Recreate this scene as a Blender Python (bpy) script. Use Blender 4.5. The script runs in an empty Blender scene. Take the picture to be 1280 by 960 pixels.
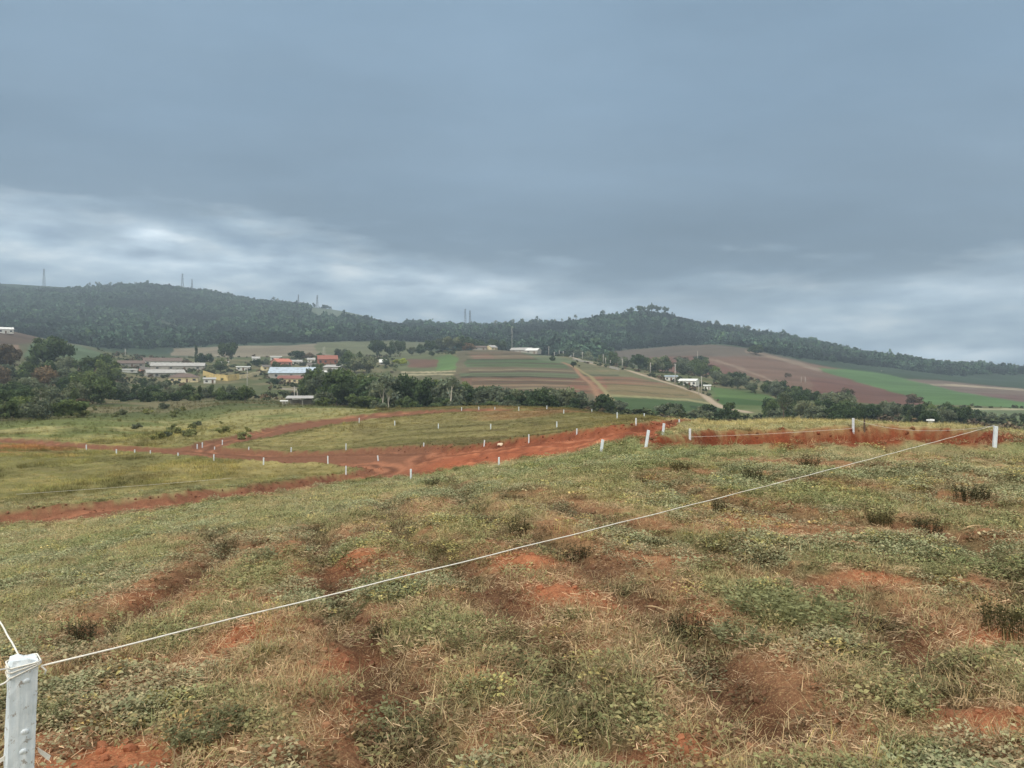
import bpy, math, random
import numpy as np
from mathutils import Vector, Matrix

rnd = random.Random(7)
C = bpy.context.scene.collection
R = math.radians
F, CX, HY, CAMZ = 967.0, 640.0, 462.0, 1.6        # focal length and horizon row in photo pixels, eye height

def lin(r, g, b, k=1.0):
    f = lambda c: (c/255/12.92 if c/255 <= .04045 else ((c/255+.055)/1.055)**2.4)
    return np.array([f(r)*k, f(g)*k, f(b)*k])

# ------------------------------------------------------------------ noise
def _hash(ix, iy, seed):
    with np.errstate(over='ignore'):
        h = ix.astype(np.int64).astype(np.uint32)*np.uint32(374761393) + iy.astype(np.int64).astype(np.uint32)*np.uint32(668265263) + np.uint32((seed*974711+12345) % 4294967296)
        h = (h ^ (h >> np.uint32(13)))*np.uint32(1274126177)
        h = h ^ (h >> np.uint32(16))
    return h.astype(np.float64)/4294967295.0

def vnoise(x, y, seed=0):
    ix = np.floor(x); iy = np.floor(y)
    fx = x-ix; fy = y-iy
    fx = fx*fx*fx*(fx*(fx*6-15)+10); fy = fy*fy*fy*(fy*(fy*6-15)+10)
    a = _hash(ix, iy, seed); b = _hash(ix+1, iy, seed); c = _hash(ix, iy+1, seed); d = _hash(ix+1, iy+1, seed)
    return (a*(1-fx)+b*fx)*(1-fy)+(c*(1-fx)+d*fx)*fy

def fbm(x, y, wl, octv=4, seed=0, gain=.5):
    x = np.asarray(x, float)/wl; y = np.asarray(y, float)/wl
    s = 0; a = 1; t = 0
    for o in range(octv):
        ca, sa = math.cos(.6*o+.3), math.sin(.6*o+.3)
        s = s + a*vnoise(x*ca-y*sa+17.3*o, x*sa+y*ca-9.1*o, seed+o)
        t += a; a *= gain; x = x*2.03; y = y*2.03
    return s/t

def sstep(a, b, x):
    t = np.clip((x-a)/(b-a), 0, 1)
    return t*t*(3-2*t)

# ------------------------------------------------------------------ terrain: profiles of the land along bearings
# per bearing: near (distance, height) then far (distance, picture row where the ground lies)
COLS = {
 0:   ([(2,0),(4,-.12),(8,-.75),(12,-1.4),(20,-2.8),(25,-3.6),(30,-3.95),(36,-4.2)],
       [(55,575),(75,560),(90,551),(120,534),(160,524),(220,512),(300,494),(400,462),(500,435),(600,416),(680,412),(800,416),(1000,405),(1300,385),(1700,363),(1900,355),(2300,363),(3200,372)]),
 100: ([(2,0),(4,-.1),(8,-.65),(12,-1.2),(20,-2.6),(27,-3.5),(35,-4.1)],
       [(55,577),(70,567),(85,558),(95,551),(120,530),(160,518),(220,504),(300,488),(400,470),(500,448),(600,436),(700,432),(800,430),(1000,412),(1300,390),(1700,366),(1900,360),(2300,367),(3200,374)]),
 200: ([(2,0),(4,-.1),(8,-.5),(12,-1.0),(20,-2.3),(28,-3.3),(36,-4.0)],
       [(50,582),(62,571),(80,556),(100,545),(130,530),(180,513),(230,503),(280,498),(350,488),(430,476),(520,463),(650,450),(800,440),(1000,420),(1300,397),(1700,366),(1850,358),(2300,368),(3200,374)]),
 300: ([(2,0),(4,-.08),(8,-.4),(12,-.85),(20,-2.0),(29,-3.1),(38,-4.0)],
       [(50,581),(60,570),(75,555),(95,543),(130,522),(170,508),(230,500),(290,497),(350,489),(430,477),(520,463),(650,448),(800,438),(880,433),(1000,424),(1300,402),(1700,381),(1850,376),(2300,384),(3200,384)]),
 400: ([(2,0),(4,-.05),(8,-.3),(12,-.7),(20,-1.8),(30,-3.0),(40,-4.0),(47,-4.5)],
       [(58,568),(66,561),(80,547),(100,530),(120,521),(140,513),(180,507),(230,506),(300,497),(350,488),(430,477),(520,463),(650,448),(780,437),(880,431),(1000,424),(1300,406),(1700,389),(1850,386),(2300,394),(3200,394)]),
 500: ([(2,0),(4,-.02),(8,-.2),(12,-.5),(20,-1.5),(30,-2.7),(38,-3.4)],
       [(50,567),(58,558),(72,543),(85,532),(100,521),(115,513),(125,510),(150,512),(200,514),(250,512),(300,505),(380,490),(470,472),(560,458),(680,446),(800,436),(880,430),(1000,424),(1300,412),(1700,405),(2000,405),(2500,408),(2900,409),(3200,410)]),
 600: ([(2,0),(4,0),(8,-.1),(12,-.35),(20,-1.1),(30,-2.3),(35,-2.75)],
       [(43,562),(48,555),(60,543),(75,530),(90,520),(105,511),(118,508),(150,511),(200,513),(250,511),(300,500),(360,481),(450,463),(560,451),(650,442),(720,438),(800,440),(950,432),(1200,420),(1500,414),(2000,414),(2900,418),(3200,420)]),
 700: ([(2,0),(4,0),(8,0),(12,-.15),(20,-.75),(27,-1.5)],
       [(35,556),(40,547),(55,535),(70,525),(85,518),(100,512),(110,510),(150,514),(200,514),(250,510),(300,499),(360,482),(450,467),(560,453),(640,447),(700,446),(780,450),(900,440),(1100,425),(1400,409),(1500,408),(2000,418),(3200,420)]),
 800: ([(2,0),(4,0),(8,0),(12,-.05),(18,-.2),(22,-.5)],
       [(30,541),(38,532),(50,525),(65,521),(75,519),(90,523),(130,525),(200,520),(260,512),(310,502),(380,485),(470,471),(560,463),(600,461),(680,466),(800,452),(950,440),(1150,421),(1400,396),(1500,394),(2000,410),(3200,420)]),
 900: ([(2,0),(4,0),(8,.02),(12,.0),(17,-.1)],
       [(28,541),(36,534),(46,528.5),(52,528),(70,535),(100,540),(200,530),(280,520),(330,510),(400,495),(460,484),(520,474),(600,468),(700,458),(800,447),(900,438),(960,434),(1050,436),(1200,428),(1400,414),(1480,412),(2000,425),(3200,430)]),
 1000:([(2,0),(4,0),(8,.03),(12,.03),(17,-.05)],
       [(27,539),(35,531),(42,526),(46,525),(60,535),(100,545),(200,535),(260,525),(330,510),(420,496),(480,487),(560,478),(680,466),(800,458),(900,452),(1000,446),(1100,441),(1300,434),(1450,431),(2000,445),(3200,448)]),
 1100:([(2,0),(4,0),(8,.04),(12,.05),(16,.02)],
       [(26,536.5),(34,530.5),(38,529),(50,538),(100,550),(180,540),(260,527),(330,515),(420,505),(500,497),(600,485),(700,475),(800,467),(900,462),(1000,458),(1200,453),(1450,450),(2000,458),(3200,460)]),
 1200:([(2,0),(4,0),(8,.04),(12,.06),(16,.02)],
       [(26,538.5),(32,534.5),(36,534),(50,545),(100,555),(180,545),(260,530),(330,520),(420,508),(520,499),(600,490),(700,482),(800,476),(1000,470),(1200,465),(1500,461),(2000,465),(3200,466)]),
 1280:([(2,0),(4,0),(8,.04),(12,.05),(16,.02)],
       [(24,549),(30,543),(34,541),(50,550),(100,558),(180,545),(260,532),(330,522),(420,512),(520,503),(600,494),(700,487),(850,480),(1000,474),(1200,469),(1500,465),(2000,468),(3200,468)]),
}

def pchip(xk, yk, xq):
    """monotone cubic interpolation along the last axis of yk"""
    yk = np.asarray(yk, float); h = np.diff(xk); dl = np.diff(yk, axis=-1)/h
    m = np.zeros_like(yk)
    a, b = dl[..., :-1], dl[..., 1:]
    w1 = 2*h[1:]+h[:-1]; w2 = h[1:]+2*h[:-1]
    with np.errstate(divide='ignore', invalid='ignore'):
        mm = (w1+w2)/(w1/a+w2/b)
    m[..., 1:-1] = np.where(a*b > 0, mm, 0)
    m[..., 0] = dl[..., 0]; m[..., -1] = dl[..., -1]
    i = np.clip(np.searchsorted(xk, xq)-1, 0, len(xk)-2)
    t = np.clip((xq-xk[i])/h[i], 0, 1)
    return ((2*t**3-3*t**2+1)*yk[..., i]+(t**3-2*t**2+t)*h[i]*m[..., i]+(-2*t**3+3*t**2)*yk[..., i+1]+(t**3-t**2)*h[i]*m[..., i+1])

LR = np.linspace(math.log(.4), math.log(3300), 900)
TH = np.linspace(R(-34), R(34), 700)
_rows, _th = [], []
for px_, (near, far) in COLS.items():
    ct = math.cos(math.atan((px_-CX)/F))
    pts = [(.3, 0.)]+[(d, z) for d, z in near]+[(d, CAMZ-d*(y-HY)/F) for d, y in far]
    xs = np.log(np.array([p[0] for p in pts])/ct); zs = np.array([p[1] for p in pts])
    _rows.append(pchip(xs, zs, np.clip(LR, xs[0], xs[-1]))); _th.append(math.atan((px_-CX)/F))
ZT = pchip(np.array(_th), np.array(_rows).T, np.clip(TH, _th[0], _th[-1]))      # (r, theta)

def base(x, y):
    x = np.asarray(x, float); y = np.asarray(y, float)
    th = np.arctan2(x, y); r = np.maximum(np.hypot(x, y), .41)
    fi = np.clip((np.log(r)-LR[0])/(LR[1]-LR[0]), 0, len(LR)-1.001); i = fi.astype(int); fi = fi-i
    def at(t):
        fj = np.clip((t-TH[0])/(TH[1]-TH[0]), 0, len(TH)-1.001); j = fj.astype(int); fj = fj-j
        return (ZT[i, j]*(1-fi)+ZT[i+1, j]*fi)*(1-fj)+(ZT[i, j+1]*(1-fi)+ZT[i+1, j+1]*fi)*fj
    w = sstep(R(60), R(180), np.abs(th))*.5
    return at(th)*(1-w)+at(-th)*w

def pick(px, py, dmin=1.5, dmax=3000, hf=None):
    """the ground point seen at a pixel, searched outwards from a distance"""
    d = np.exp(np.linspace(math.log(dmin), math.log(dmax), 3000))
    x = (px-CX)/F*d
    z = (hf or base)(x, d)
    miss = (CAMZ-d*(py-HY)/F) - z
    hit = np.nonzero(miss <= 0)[0]
    k = hit[0] if len(hit) else int(np.argmin(miss/d))
    return float(x[k]), float(d[k])

def poly_sd(x, y, poly):
    """signed distance to a polygon, positive inside"""
    x = np.asarray(x, float); y = np.asarray(y, float)
    best = np.full(x.shape, 1e18); ins = np.zeros(x.shape, bool)
    n = len(poly)
    for k in range(n):
        ax, ay = poly[k]; bx, by = poly[(k+1) % n]
        ex, ey = bx-ax, by-ay
        t = np.clip(((x-ax)*ex+(y-ay)*ey)/max(ex*ex+ey*ey, 1e-12), 0, 1)
        best = np.minimum(best, (x-ax-t*ex)**2+(y-ay-t*ey)**2)
        c = (ay > y) != (by > y)
        with np.errstate(divide='ignore', invalid='ignore'):
            ins ^= c & (x < ex*(y-ay)/(ey if ey else 1e-12)+ax)
    return np.where(ins, np.sqrt(best), -np.sqrt(best))

def line_dist(x, y, pts):
    best = np.full(np.shape(x), 1e18)
    for (ax, ay), (bx, by) in zip(pts[:-1], pts[1:]):
        ex, ey = bx-ax, by-ay
        t = np.clip(((x-ax)*ex+(y-ay)*ey)/max(ex*ex+ey*ey, 1e-12), 0, 1)
        best = np.minimum(best, (x-ax-t*ex)**2+(y-ay-t*ey)**2)
    return np.sqrt(best)

W = lambda pts, dmin=1.5, dmax=200: [pick(a, b, dmin, dmax) for a, b in pts]
ROADS = [
 (W([(-90,653),(0,643),(100,632),(200,622),(300,611),(350,604),(400,598),(440,592),(470,583),(520,568),(560,560),(600,556),(650,550),(700,543),(760,536),(800,532),(822,530),(836,540),(822,549),(812,558),(700,573),(600,585),(514,598),(450,604),(400,612),(300,628),(200,640),(100,652),(0,663),(-90,673)]), .34),
 (W([(465,588),(425,582),(400,581),(350,580),(300,577),(250,572),(200,567),(150,565),(100,561),(50,557),(0,553),(-60,549),(-60,543),(0,547),(50,550),(100,554),(150,558),(200,561),(250,558),(280,561),(300,562),(350,566),(400,565),(450,561),(500,559),(560,558),(560,575)]), .3),
 (W([(225,566),(250,553),(270,549),(300,543),(330,536),(360,529),(400,524),(440,519),(480,515.5),(520,513),(560,511.5),(600,511),(640,511),(640,513.5),(600,514),(560,515.5),(520,518),(470,523),(430,528),(400,533),(360,541),(320,549),(290,556),(260,565)]), .3),
 (W([(808,560),(822,551),(850,547.5),(900,543),(980,540),(1060,537.8),(1150,537.8),(1225,543),(1260,550),(1260,561),(1200,562),(1100,560),(1000,561),(840,563)]), .8),
 (W([(796,534),(822,529),(840,527),(866,526),(872,529),(850,533),(836,541),(822,550)]), .12),
]
RB = [(min(p[0] for p in q)-3, max(p[0] for p in q)+3, min(p[1] for p in q)-3, max(p[1] for p in q)+3) for q, _ in ROADS]

def road_sd(x, y):
    """largest signed distance into any dirt road, and its depth of cut"""
    x = np.asarray(x, float); y = np.asarray(y, float)
    sd = np.full(x.shape, -99.); cut = np.zeros(x.shape)
    for (poly, dep), (x0, x1, y0, y1) in zip(ROADS, RB):
        m = (x > x0) & (x < x1) & (y > y0) & (y < y1)
        if not m.any(): continue
        s = poly_sd(x[m], y[m], poly)
        s = s+(fbm(x[m], y[m], 2.2, 3, 40)-.5)*.9
        o = sd[m]; sd[m] = np.maximum(o, s)
        cut[m] = np.maximum(cut[m], dep*sstep(-.15, .55, s))
    return sd, cut

FURROWS = [W(q, 1.5, 30) for q in (
 [(560,600),(590,635),(650,668),(740,702),(800,745),(870,800),(960,900)],
 [(800,600),(870,622),(960,640),(1050,652),(1180,664),(1250,700),(1330,770)],
 [(395,660),(420,720),(430,770),(470,810),(500,880),(520,980)],
 [(260,665),(285,690),(150,780),(90,810)],
 [(850,590),(1000,602),(1150,622),(1290,645)],
 [(880,575),(1050,582),(1290,606)],
 [(640,622),(720,640),(820,668),(900,690),(1010,720),(1100,770),(1180,860)],
 [(1060,560),(1200,572),(1300,580)],
 [(480,625),(500,660),(560,700),(640,760),(690,830),(740,940)],
)]
def furrow(x, y):
    best = np.full(np.shape(x), 9.)
    for q in FURROWS: best = np.minimum(best, line_dist(x, y, q))
    return best
def blobs(x, y, lst):
    s = np.zeros(np.shape(x))
    for wx, wy, rx, ry, a in lst:
        s = np.maximum(s, a*np.exp(-(((x-wx)/rx)**2+((y-wy)/ry)**2)))
    return s
def mkblobs(l): return [(*pick(a, b, 1.5, 60), rx, ry, k) for a, b, rx, ry, k in l]
SOILB = mkblobs([(130,950,.42,.28,1.2),(20,930,.3,.3,.8),(440,820,.22,.45,1.),(465,880,.25,.35,.9),(300,800,.35,.55,.8),(200,740,.35,.7,.7),(430,700,.3,.6,.7),
 (655,703,.4,.35,.9),(700,745,.5,.4,.9),(770,755,.35,.35,.8),(820,700,.4,.3,.5),(880,770,.3,.25,.7),(1090,722,.5,.3,.6),(1240,795,.3,.2,.8),(1230,900,.35,.3,.7),(930,870,.3,.2,.6),(610,850,.25,.2,.6),
 (520,730,.25,.3,.6),(350,690,.5,.6,.55),(700,900,.25,.2,.5),(1120,660,.6,.35,.5),(980,660,.6,.3,.45),(70,830,.4,.4,.7),(430,930,.3,.25,.6),(840,940,.3,.2,.7),(1100,910,.3,.2,.5)])
GREENB = mkblobs([(985,755,.55,.45,1.2),(900,790,.35,.3,.7),(520,780,.35,.35,.8),(480,905,.3,.2,.8),(640,590,3,2,.7),(760,585,2.5,1.6,.8),(1100,640,1.2,.8,.6),(1190,700,.7,.5,.7),(300,650,2.5,2,.6),(60,720,1.2,1.,.8),(530,620,1.5,2,.5),(700,870,.3,.25,.6),(940,600,2,1.2,.5)])
YELB = mkblobs([(540,660,.9,1.4,.9),(500,690,.6,.8,.9),(470,600,2,1.5,.5),(850,650,1.5,1.,.5),(720,620,1.5,1.5,.5),(1000,620,1.5,1.,.4)])

def relief(x, y, full=True):
    """ground height: land form, road cuts, furrows, tussocks"""
    x = np.asarray(x, float); y = np.asarray(y, float); r = np.hypot(x, y)
    z = base(x, y)
    far = sstep(350, 900, r)
    z = z+far*(fbm(x, y, 190, 4, 3)-.5)*13+sstep(120, 300, r)*(1-far)*(fbm(x, y, 60, 3, 4)-.5)*2.
    nr = 1-sstep(60, 140, r)
    m = r < 150
    if m.any():
        xm, ym, rm = x[m], y[m], r[m]
        sd, cut = road_sd(xm, ym)
        on = sstep(-.1, .5, sd)
        lump = (fbm(xm, ym, 1.1, 3, 11)-.5)*.05+(fbm(xm, ym, .3, 4, 12, .62)-.5)*.11*(1-sstep(14, 30, rm))+(fbm(xm, ym, 5, 2, 13)-.5)*.04*sstep(3, 10, rm)
        fd = furrow(xm, ym)
        fa = .5+fbm(xm, ym, 1.7, 2, 21)
        lump = lump-.105*fa*np.exp(-(fd/.18)**2)+.02*fa*np.exp(-((fd-.42)/.2)**2)
        rut = .05*np.sin(sd*5.2+2*fbm(xm, ym, 6, 2, 31))+(fbm(xm, ym, .8, 3, 32)-.5)*.14+(fbm(xm, ym, 2.5, 2, 33)-.5)*.12
        # spill of clods along the edge of each cut
        edge = np.exp(-((sd+.25)/.35)**2)*.16*(.3+fbm(xm, ym, .7, 3, 35)*1.2)
        far_bank = np.exp(-((sd-.5)/.55)**2)*(fbm(xm, ym, .55, 3, 36)-.35)*.35*(cut > .05)
        zz = z[m]-cut+(lump*(1-on)+rut*on)*nr[m]+(edge*(sd > -2)+far_bank)*nr[m]
        z[m] = zz
    return z

# ------------------------------------------------------------------ ground cover colours (albedo of soil, grass, crops; furrow and bank shade painted in)
RED = lin(154,92,65); REDD = lin(108,62,44); SOILB_ = lin(148,104,76); STRAW = lin(180,162,120); OLIVE = lin(136,130,92); GREEN = lin(112,126,80); YEL = lin(160,150,94)
FOREST = lin(56,70,52); PALE = lin(182,170,124)
# far patches: polygon in picture rows and columns, least and greatest distance, colour, edge softness in pixels, name of the piece of land
def band(x0, x1, ya, yb, da, db): return [(x0, ya), ((x0+x1)/2, ya-.8), (x1, ya+db), (x1, yb+db), ((x0+x1)/2, yb-.8), (x0, yb)]
FIELDS = [
 ([(-40,408),(10,412),(40,414),(70,424),(100,431),(130,441),(128,452),(90,458),(-40,462)], 420, 790, lin(112,112,80), 2, 'hillside_pasture'),
 ([(-40,411),(12,414),(40,417),(50,426),(30,430),(-40,434)], 420, 790, lin(112,92,76), 2, 'hillside_pasture'),
 ([(40,428),(64,427),(100,432),(128,442),(126,450),(60,452),(30,446)], 420, 790, lin(98,124,86), 2, 'hillside_pasture'),
 ([(70,427),(84,427),(82,430),(70,430)], 420, 790, lin(190,185,150), 1, 'hillside_pasture'),
 ([(18,431),(24,431),(27,438),(24,446),(17,446),(20,439)], 420, 790, lin(160,130,108), 1, 'hillside_pasture'),
 ([(215,436),(290,432.5),(360,432),(430,427.5),(450,427),(450,444),(290,446),(215,444)], 640, 980, lin(148,136,112), 1, 'stubble_field'),
 ([(395,428),(430,427),(545,424),(548,432),(535,444),(430,446),(395,440)], 640, 1010, lin(118,124,84), 1.5, 'stubble_field'),
 ([(490,446),(545,442),(570,444),(580,452),(580,466),(500,466)], 400, 820, lin(112,122,78), 1.5, 'vegetable_plot'),
 ([(543,447),(566,443),(575,450),(577,461),(546,463)], 400, 820, lin(102,142,72), 1.5, 'vegetable_plot'),
 ([(508,449),(546,449),(548,459),(512,459)], 400, 820, lin(130,94,76), 1, 'vegetable_plot'),
 ([(490,464),(570,464),(572,482),(480,482)], 330, 560, lin(118,116,78), 1.5, 'vegetable_plot'),
 ([(500,464.5),(572,463.6),(572,465),(500,466)], 330, 560, lin(196,182,140), .7, 'vegetable_plot'),
 ([(500,468),(572,467),(572,468.4),(500,469.2)], 330, 560, lin(190,178,136), .7, 'vegetable_plot'),
 # terraced farm slope left of its track
 ([(575,436),(640,435),(690,442),(722,455),(770,505),(560,505)], 290, 790, lin(118,110,80), 2, 'terraced_field'),
 ([(588,440),(650,439),(672,449),(588,450)], 290, 790, lin(132,112,84), 1.5, 'terraced_field'),
 ([(588,443),(612,442),(618,448),(592,449)], 290, 790, lin(146,108,86), 1.5, 'terraced_field'),
 (band(582,712,450.5,459,0,1), 290, 790, lin(92,118,72), 1, 'terraced_field'),
 (band(582,700,449.2,450.6,0,0), 290, 790, lin(84,92,60), .6, 'terraced_field'),
 (band(576,718,460,466,0,1), 290, 790, lin(120,106,80), 1, 'terraced_field'),
 (band(576,722,466,471,0,1), 290, 790, lin(108,124,86), 1, 'terraced_field'),
 (band(576,724,471.2,472.8,1.5,2), 290, 790, lin(76,74,54), .6, 'terraced_field'),
 (band(576,730,473,481,0,1), 290, 790, lin(134,98,76), 1, 'terraced_field'),
 (band(590,735,481,483,0,1), 290, 790, lin(160,128,96), .7, 'terraced_field'),
 (band(590,745,483,490,0,2), 290, 790, lin(122,104,78), 1, 'terraced_field'),
 ([(706,482),(728,470),(740,492),(716,492)], 290, 790, lin(148,100,76), 3, 'terraced_field'),
 ([(645,437),(690,443),(722,452),(712,456),(676,450),(655,442)], 290, 790, lin(112,130,92), 1.5, 'terraced_field'),
 # right of the track
 ([(722,450),(745,458),(785,464),(800,468),(835,479),(880,494),(905,512),(905,530),(760,530),(750,498)], 290, 720, lin(124,124,84), 1.5, 'terraced_field'),
 ([(726,468),(775,468.4),(775,469.6),(728,469.2)], 290, 720, lin(82,92,64), .6, 'terraced_field'),
 ([(728,470),(790,471),(832,480),(850,486),(745,489)], 290, 720, lin(150,108,80), 2, 'terraced_field'),
 ([(728,471),(752,471),(762,492),(748,493)], 290, 720, lin(160,104,78), 2, 'terraced_field'),
 ([(760,481),(845,482),(884,495),(880,499),(752,493)], 290, 720, lin(142,124,80), 2, 'terraced_field'),
 ([(752,493),(800,495),(860,499),(896,505),(896,507),(860,501),(800,497),(752,495)], 290, 720, lin(164,160,104), .8, 'terraced_field'),
 ([(752,496),(800,497.5),(860,501.5),(900,508),(918,526),(760,526)], 240, 520, lin(80,110,58), 1.5, 'green_crop_field'),
 ([(860,507),(918,513),(918,516),(860,510)], 240, 520, lin(60,86,46), 1, 'green_crop_field'),
 # green plots in the dip to the right of the farm lane
 ([(880,484),(930,487),(975,500),(985,520),(930,526),(905,510)], 240, 560, lin(104,126,66), 2, 'green_crop_field'),
 ([(890,497),(905,496),(965,503),(968,508),(905,506)], 240, 560, lin(74,112,48), 1.2, 'green_crop_field'),
 ([(885,484),(960,494),(972,501),(900,497)], 240, 560, lin(96,132,62), 1.5, 'green_crop_field'),
 ([(915,512),(965,512),(965,522),(930,523)], 240, 560, lin(130,138,84), 1.5, 'green_crop_field'),
 # ploughed hill behind
 ([(752,440),(800,436),(850,431),(880,430),(930,435),(990,447),(1030,458),(1000,470),(920,452),(820,450),(760,452)], 560, 1090, lin(118,104,88), 2, 'ploughed_field'),
 ([(815,447),(870,445),(905,451),(935,463),(920,470),(830,466),(800,456)], 480, 1090, lin(136,92,76), 2, 'ploughed_field'),
 ([(872,445),(960,446),(1010,454),(1060,463),(1160,497),(1168,513),(1060,506),(985,488),(930,468)], 420, 1090, lin(136,102,82), 2, 'ploughed_field'),
 ([(1010,472),(1060,474),(1110,484),(1150,497),(1160,508),(1090,506),(1020,492)], 420, 1000, lin(128,84,70), 5, 'ploughed_field'),
 ([(880,446),(905,451.4),(940,464),(985,484.6),(985,486),(936,465.6),(900,452.6),(872,447)], 480, 1000, lin(156,128,106), .8, 'ploughed_field'),
 ([(930,437),(1000,452),(1030,462),(1030,466),(1000,456),(930,441)], 600, 1090, lin(156,132,110), 1.5, 'ploughed_field'),
 ([(1022,460),(1060,462),(1110,468),(1150,476),(1200,489),(1290,502),(1290,512),(1180,510),(1145,499),(1085,481),(1040,468)], 430, 1090, lin(94,138,72), 1.5, 'green_crop_field'),
 ([(1130,473),(1175,476),(1290,487),(1290,504),(1200,490),(1150,478)], 500, 1150, lin(134,114,100), 1.5, 'ploughed_field'),
 ([(1160,480),(1200,481),(1290,487),(1290,489.5),(1200,483.5),(1165,482)], 500, 1150, lin(184,166,138), .9, 'ploughed_field'),
 ([(1215,490),(1290,495),(1290,503),(1240,496)], 500, 1150, lin(128,98,92), 2, 'ploughed_field'),
 ([(1165,509),(1290,511),(1290,513),(1165,511)], 380, 800, lin(186,182,140), .8, 'green_crop_field'),
 ([(1180,512),(1290,513),(1290,526),(1230,522),(1190,516)], 240, 560, lin(116,136,90), 2, 'green_crop_field'),
 ([(352,484),(375,486.5),(392,482),(396,484),(376,489),(352,486.6)], 250, 460, lin(176,164,142), .8, 'farm_lane'),
 ([(182,461),(225,464),(252,472),(249,475),(222,467),(182,463)], 330, 640, lin(168,158,142), .8, 'farm_lane'),
 # clearings in the wooded hills
 ([(192,402),(204,399),(216,404),(228,412),(232,421),(206,416)], 850, 1800, lin(84,100,76), 1.5, 'clearing'),
 ([(318,420),(340,419),(356,417),(356,420),(330,424),(318,424)], 850, 1500, lin(140,150,118), 1, 'clearing'),
 ([(385,384),(440,389),(480,396),(520,404),(500,408),(450,402),(400,398)], 1200, 2100, lin(110,128,104), 3, 'clearing'),
 ([(568,402),(590,402),(600,410),(572,411)], 1000, 2100, lin(158,116,100), 2, 'clearing'),
]
LANE = [(640,437),(672,441),(700,446),(740,456.5),(785,463.5),(800,467.5),(840,480),(880,494.5),(905,510),(935,524)]
for _k, _y in enumerate((442.5,445.5,453.5,456.5,462.2,464.3,468.4,475.2,477.4,479.5,485.6,488)): FIELDS.append((band(584+_k*.5, 700+_k*4.2, _y, _y+.9, 0, 1.2), 290, 790, (lin(92,94,62), lin(150,136,100), lin(98,88,66))[_k % 3], .7, 'terraced_field'))
for _k, _y in enumerate((459,463,473.5,476.5,480,484.5,488)): FIELDS.append(([(728+_k*3, _y), (775, _y+.2), (806+_k*9, _y+3+_k*.6), (806+_k*9, _y+4+_k*.6), (775, _y+1.1), (728+_k*3, _y+.9)], 290, 720, (lin(96,100,66), lin(152,134,96))[_k % 2], .7, 'terraced_field'))
TRACK = [(704,455),(718,460),(736,478),(752,500)]
TRACK2 = [(716,458),(738,470),(752,486),(768,500)]

def proj(x, y, z):
    d = np.maximum(y, .05)
    return CX+F*x/d, HY-F*(z-CAMZ)/d, np.where(y > .3, y, -1)

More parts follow.
